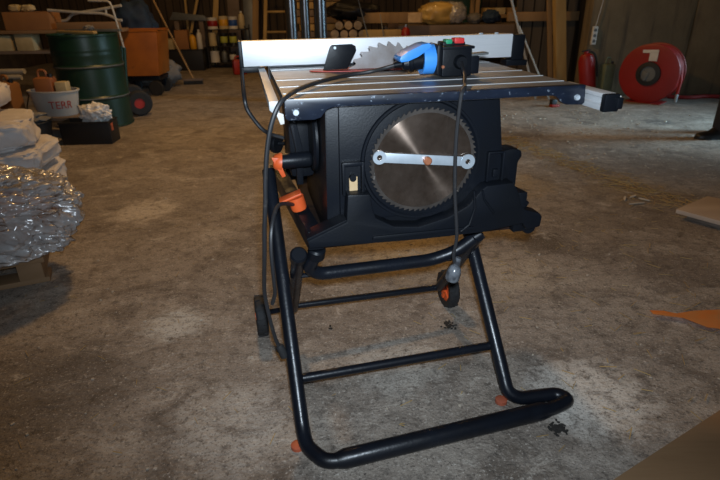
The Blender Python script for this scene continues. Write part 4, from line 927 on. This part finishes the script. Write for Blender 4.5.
# ------------------------------------------------------------------ RIGHT FOREGROUND boards
def plate(name, label, pts, z0, z1, m, cat):
    return tag(G().prism(pts, z0, z1, 'xy', 0.002).build(name, m, loc=(pts[0][0], pts[0][1], z0)), label, cat)
pbd = thing('pale_board', 'pale square edged board lying flat with its corner by the straw at the right edge', 'board', (1.62, 2.51, 0))
G().prism([(0.0, 0.0), (0.27, 0.185), (1.06, -0.46), (0.62, -0.80)], 0.030, 0.052, 'xy', 0.002).build('board_sheet', PALEW, pbd)
G().prism([(0.06, -0.01), (0.24, 0.12), (0.98, -0.46), (0.62, -0.72)], 0.0, 0.030, 'xy', 0.002).build('under_batten', WOODG, pbd)
plate('worn_plank', 'wide worn brown board on the floor in the bottom right corner', [(0.50, 0.835), (1.06, 1.155), (1.40, 0.80), (0.90, 0.45)], 0.0, 0.028, WOODX, 'board')
os_ = thing('orange_strip', 'strip of crumpled orange plastic sheet lying at the right edge', 'plastic strip', (1.06, 1.62, 0))
bmo = G(); pts = [(-0.015, 0.0), (0.03, 0.0), (0.075, -0.004), (0.13, 0.0), (0.26, 0.02), (0.42, 0.05), (0.6, 0.05)]; wid = [0.016, 0.020, 0.024, 0.060, 0.105, 0.13, 0.14]
va = []
for i, ((x, y), w) in enumerate(zip(pts, wid)):
    row = [bmo.bm.verts.new((x, y - w * (0.4 - t) * 1.3 - 0.05 * i / 6, 0.006 + 0.014 * abs(math.sin(i * 1.7 + t * 4)))) for t in (-0.6, -0.2, 0.2, 0.6)]
    va.append(row)
fs = [bmo.bm.faces.new((va[i][j], va[i + 1][j], va[i + 1][j + 1], va[i][j + 1])) for i in range(len(va) - 1) for j in range(3)]
bmesh.ops.solidify(bmo.bm, geom=fs, thickness=0.002)
bmo.build('sheet', ORTAPE, os_, angle=30)

# ------------------------------------------------------------------ litter on the floor
sg = G()
def straws(g_, n, f, lmin=0.02, lmax=0.09, w=0.0022):
    for _ in range(n):
        x, y = f(); a = random.uniform(0, PI); L = random.uniform(lmin, lmax); dx, dy = math.cos(a) * L / 2, math.sin(a) * L / 2
        z = random.uniform(0.002, 0.006)
        g_.box((x, y, z), (L, w * random.uniform(0.7, 1.5), w), rz=a, ry=random.uniform(-.04, .04))
way = [(0.92, 4.35), (1.253, 4.173), (1.412, 3.595), (1.628, 3.14), (1.704, 2.75), (2.0, 2.55)]
def band():
    i = random.randrange(len(way) - 1); t = random.random()
    return (way[i][0] * (1 - t) + way[i + 1][0] * t + random.gauss(0, .07), way[i][1] * (1 - t) + way[i + 1][1] * t + random.gauss(0, .09))
straws(sg, 480, band)
straws(sg, 170, lambda: (random.uniform(0.45, 1.5), random.uniform(1.0, 2.6)), 0.015, 0.06, 0.0016)
straws(sg, 120, lambda: (random.uniform(-1.4, 0.4), random.uniform(0.8, 3.2)), 0.01, 0.045, 0.0014)
tag(sg.build('straw', STRAW), 'loose straw scattered over the floor', 'straw', kind='stuff')
cg = G()
for _ in range(420):
    if random.random() < 0.6: x, y = random.gauss(1.9, .55), random.gauss(4.6, .55)
    else: x, y = random.uniform(-1.2, 1.4), random.uniform(0.8, 3.0)
    s = random.uniform(0.003, 0.010) * (1.3 if y > 3.5 else 0.7)
    cg.box((x, y, s * 0.3), (s * random.uniform(.6, 2), s, s * 0.6), rz=random.uniform(0, PI))
for (x, y, L, a) in ((1.53, 2.72, .10, .2), (1.50, 2.80, .08, 1.1), (1.60, 2.78, .06, 2.3), (1.56, 2.83, .07, .6)):
    cg.prism([(-L * .5, 0), (-L * .1, .008), (L * .5, .003), (L * .3, -.006), (-L * .3, -.005)], 0.004, 0.009, 'xy', M=Matrix.Translation((x, y, 0)) @ Rz(a))
tag(cg.build('debris', CHIP), 'pale chips and crumbs scattered over the floor', 'debris', kind='stuff')
dg_ = G()
for (cx, cy, n, sp) in ((0.334, 1.761, 16, .008), (0.311, 1.57, 34, .013), (0.524, 1.075, 70, .010), (-0.103, 1.555, 4, .005)):
    for _ in range(n):
        dg_.blob((cx + random.gauss(0, sp), cy + random.gauss(0, sp), 0.001), (random.uniform(.003, .010), random.uniform(.002, .006), .0025), 0.3, 3, 1, rz=random.uniform(0, 3), seed=random.random() * 9)
tag(dg_.build('dirt', DIRT), 'dark dirt crumbs in small heaps near the saw stand', 'dirt', kind='stuff')

# ------------------------------------------------------------------ PERSON at the right edge (only trouser leg and shoe are in the picture)
per = thing('person', 'person in dark trousers and black shoes standing at the right edge', 'person', (2.875, 4.23, 0), PI)   # faces -x
def skin(name, verts, edges, radii, material, parent, root=0, sub=2, flatten=None):
    me_ = bpy.data.meshes.new(name + '_skeleton'); me_.from_pydata([Vector(v) for v in verts], edges, []); me_.update()
    o = bpy.data.objects.new(name + '_skeleton', me_); col.objects.link(o)
    o.modifiers.new('skin', 'SKIN')
    for i, r in enumerate(radii):
        d = me_.skin_vertices[0].data[i]; d.radius = r if isinstance(r, tuple) else (r, r); d.use_root = (i == root)
    s_ = o.modifiers.new('sub', 'SUBSURF'); s_.levels = sub; s_.render_levels = sub
    dg = bpy.context.evaluated_depsgraph_get(); dg.update()
    res = bpy.data.meshes.new_from_object(o.evaluated_get(dg)); bpy.data.objects.remove(o)
    res.name = name
    res.polygons.foreach_set('use_smooth', [True] * len(res.polygons))
    res.materials.clear(); res.materials.append(material)
    ob = bpy.data.objects.new(name, res); col.objects.link(ob); ob.parent = parent
    return ob
K = 0.94
V_, E_, R2 = [], [], []
def add(p, r, par=None):
    V_.append((p[0] * K, p[1] * K, p[2] * K)); R2.append(r * K if not isinstance(r, tuple) else (r[0] * K, r[1] * K))
    if par is not None: E_.append((par, len(V_) - 1))
    return len(V_) - 1
# local +x is the way the person faces
pel = add((0, 0, 0.95), 0.125); ch = add((0.0, 0, 1.15), 0.125, pel); ch2 = add((0.0, 0, 1.34), 0.135, ch); nk = add((0.0, 0, 1.47), 0.055, ch2)
hd0 = add((0.01, 0, 1.55), 0.062, nk); hd1 = add((0.02, 0, 1.62), 0.088, hd0); hd2 = add((0.015, 0, 1.70), 0.086, hd1); add((0.0, 0, 1.755), 0.05, hd2)
no = add((0.115, 0, 1.63), 0.012, hd1)
for s_ in (-1, 1):
    add((0.01, s_ * 0.088, 1.635), 0.016, hd1)
    hp_ = add((0.0, s_ * 0.095, 0.90), 0.088, pel); bk_ = 0.0 if s_ > 0 else -0.30
    kn_ = add((0.015 + bk_ * .4, s_ * 0.10, 0.49), 0.058, hp_); cf = add((-0.01 + bk_ * .72, s_ * 0.10, 0.33), 0.052, kn_); an = add((bk_, s_ * 0.10, 0.09), 0.036, cf)
    add((0.10 + bk_, s_ * 0.110, 0.028), 0.018, an)
    sh_ = add((0.0, s_ * 0.19, 1.38), 0.060, ch2); el = add((-0.13, s_ * 0.25, 1.10), 0.042, sh_); wr_ = add((-0.13, s_ * 0.26, 0.86), 0.028, el); pm = add((-0.125, s_ * 0.258, 0.785), (0.020, 0.034), wr_)
    for j, (dy, L) in enumerate(((-0.026, 0.066), (-0.009, 0.075), (0.009, 0.070), (0.026, 0.055))):
        b0 = add((-0.12 + dy * 0.9, s_ * 0.256, 0.755), 0.0095, pm); b1 = add((-0.116 + dy * 0.9, s_ * 0.252, 0.755 - L * 0.5), 0.0088, b0); add((-0.112 + dy * 0.9, s_ * 0.240, 0.755 - L), 0.0078, b1)
    th = add((-0.092, s_ * 0.245, 0.800), 0.011, pm); add((-0.078, s_ * 0.236, 0.758), 0.009, th)
skin('body', V_, E_, R2, SKIN, per)
def garment(name, chain, material, sub=2):
    vs, es, rs = [], [], []
    idx = {}
    for key, p, r, par in chain:
        idx[key] = len(vs); vs.append(tuple(c * K for c in p)); rs.append(r * K)
        if par is not None: es.append((idx[par], idx[key]))
    return skin(name, vs, es, rs, material, per, 0, sub)
garment('trousers', [('b', (0, 0, 1.10), 0.125, None), ('p', (0, 0, 0.96), 0.148, 'b')] + [x for s_ in (-1, 1) for x in
        ((f'h{s_}', (0, s_ * 0.095, 0.88), 0.108, 'p'), (f'k{s_}', (0.015 - (0.12 if s_ < 0 else 0), s_ * 0.10, 0.49), 0.088, f'h{s_}'), (f'c{s_}', (0.0 - (0.21 if s_ < 0 else 0), s_ * 0.10, 0.30), 0.084, f'k{s_}'), (f'a{s_}', (0.005 - (0.30 if s_ < 0 else 0), s_ * 0.10, 0.012), 0.082, f'c{s_}'))], CLOTHB)
garment('jacket', [('w', (0, 0, 0.86), 0.160, None), ('c', (0, 0, 1.16), 0.152, 'w'), ('t', (0, 0, 1.36), 0.155, 'c'), ('n', (0, 0, 1.46), 0.075, 't')] + [x for s_ in (-1, 1) for x in
        ((f's{s_}', (0, s_ * 0.19, 1.39), 0.080, 't'), (f'e{s_}', (-0.13, s_ * 0.25, 1.10), 0.062, f's{s_}'), (f'r{s_}', (-0.13, s_ * 0.26, 0.885), 0.048, f'e{s_}'))], JACKET)
garment('hair', [('a', (-0.005, 0, 1.735), 0.080, None), ('b', (-0.045, 0, 1.66), 0.070, 'a'), ('c', (-0.04, 0, 1.58), 0.045, 'b')], HAIR)
for s_ in (-1, 1):
    for nm, m, p, r in (('eye', WHITEP, (0.094, s_ * 0.032, 1.648), 0.011),):
        e_ = G(); e_.lathe([(0, -r), (r * .7, -r * .7), (r, 0), (r * .7, r * .7), (0, r)], tuple(c * K for c in p), seg=12); eo = e_.build(nm, m, per)
        e_ = G(); e_.lathe([(0, 0.0), (0.005, 0.0), (0.004, 0.002), (0, 0.0025)], (0.103 * K, s_ * 0.032 * K, 1.648 * K), (1, 0, 0), 12); e_.build('iris', HAIR, eo)
e_ = G(); e_.blob((0.096 * K, 0, 1.575 * K), (0.008, 0.022, 0.006), 0, 1, 2); e_.build('mouth', ORANGE_D, per)
for s_ in (-1, 1):
    so = G()
    prof = [(-0.085, 0.038, 0.115), (-0.06, 0.044, 0.130), (0.0, 0.046, 0.128), (0.05, 0.047, 0.105), (0.10, 0.050, 0.062), (0.15, 0.048, 0.052), (0.185, 0.036, 0.042), (0.20, 0.016, 0.030)]
    rings = []
    for x, hw_, h in prof:
        ring = []
        for k in range(14):
            a = PI * k / 13
            ring.append(so.bm.verts.new((x, s_ * 0.102 * K + hw_ * math.cos(a), 0.012 + (h - 0.012) * max(0.0, math.sin(a)) ** 0.7)))
        rings.append(ring)
    for A, B in zip(rings, rings[1:]):
        for k in range(13): so.bm.faces.new((A[k], A[k + 1], B[k + 1], B[k]))
        so.bm.faces.new((A[0], B[0], B[13], A[13]))
    so.bm.faces.new(rings[0]); so.bm.faces.new(list(reversed(rings[-1])))
    shoe = so.build('shoe', SHOE, per, angle=50); shoe.location.x = 0.0 if s_ > 0 else -0.28
    sl = G(); sl.prism([(-0.088, -0.034), (-0.06, -0.042), (0.02, -0.042), (0.10, -0.052), (0.16, -0.048), (0.20, -0.022), (0.208, 0.0), (0.20, 0.022), (0.16, 0.048), (0.10, 0.052), (0.02, 0.042), (-0.06, 0.042), (-0.088, 0.034)], 0.0, 0.014, 'xy', 0.002, M=Matrix.Translation((0, s_ * 0.102 * K, 0)))
    sl.build('sole', RUBBER, shoe)

# ------------------------------------------------------------------ light
def area(name, loc, target, sx, sy, power, color):
    l = bpy.data.lights.new(name, 'AREA'); l.shape = 'RECTANGLE'; l.size = sx; l.size_y = sy; l.energy = power; l.color = color
    o = bpy.data.objects.new(name, l); col.objects.link(o); o.location = loc
    o.rotation_euler = (Vector(target) - Vector(loc)).to_track_quat('-Z', 'Y').to_euler(); return o
def bulb(name, loc, power, color, r=0.12):
    l = bpy.data.lights.new(name, 'POINT'); l.energy = power; l.color = color; l.shadow_soft_size = r
    o = bpy.data.objects.new(name, l); col.objects.link(o); o.location = loc; return o
area('barn_door_daylight', (0.9, -3.7, 1.55), (0.3, 2.0, 0.6), 3.2, 2.4, 8, (0.80, 0.90, 1.0))
# the photographer's flash, just above the lens
fl_ = bpy.data.lights.new('flash', 'SPOT'); fl_.energy = 150; fl_.color = (0.74, 0.87, 1.0); fl_.spot_size = math.radians(108); fl_.spot_blend = 1.0; fl_.shadow_soft_size = 0.025
fo = bpy.data.objects.new('flash', fl_); col.objects.link(fo); fo.location = (0.02, 0.0, 1.12)
fo.rotation_euler = (Vector((0.18, 1.9, 0.62)) - Vector(fo.location)).to_track_quat('-Z', 'Y').to_euler()
area('side_door_daylight', (5.8, 4.2, 1.25), (2.5, 4.65, 0.0), 1.2, 1.8, 34, (0.50, 0.80, 1.0)).data.spread = math.radians(48)
WARM = (1.0, 0.58, 0.21)
bulb('hanging_bulb', (-0.9, 4.0, 2.9), 175, WARM)
bulb('hanging_bulb', (-1.6, 7.0, 3.0), 38, WARM)
bulb('hanging_bulb', (1.2, 6.9, 3.0), 42, WARM)
w = bpy.data.worlds.new('World'); scene.world = w; w.use_nodes = True
w.node_tree.nodes['Background'].inputs[0].default_value = (0.55, 0.68, 0.85, 1); w.node_tree.nodes['Background'].inputs[1].default_value = 0.25

# ------------------------------------------------------------------ camera
cam = bpy.data.cameras.new('camera'); cam.sensor_width = 36; cam.lens = 528 / 720 * 36; cam.clip_start = 0.05; cam.clip_end = 60
co = bpy.data.objects.new('camera', cam); col.objects.link(co)
p_, r_ = 0.4321, -0.0135
Rt = Vector((1, 0, 0)); Fw = Vector((0, math.cos(p_), -math.sin(p_))); Dn = Vector((0, -math.sin(p_), -math.cos(p_)))
rc = math.cos(r_) * Rt - math.sin(r_) * Dn; dc = math.sin(r_) * Rt + math.cos(r_) * Dn
M = Matrix((( rc.x, -dc.x, -Fw.x, 0), (rc.y, -dc.y, -Fw.y, 0), (rc.z, -dc.z, -Fw.z, 1.06), (0, 0, 0, 1)))
co.matrix_world = M
cam.dof.use_dof = True; cam.dof.focus_distance = 1.35; cam.dof.aperture_fstop = 7.0
scene.camera = co
vs = scene.view_settings
vs.view_transform = 'Standard'; vs.look = 'None'; vs.gamma = 1.0; vs.use_curve_mapping = False; vs.exposure = -0.35
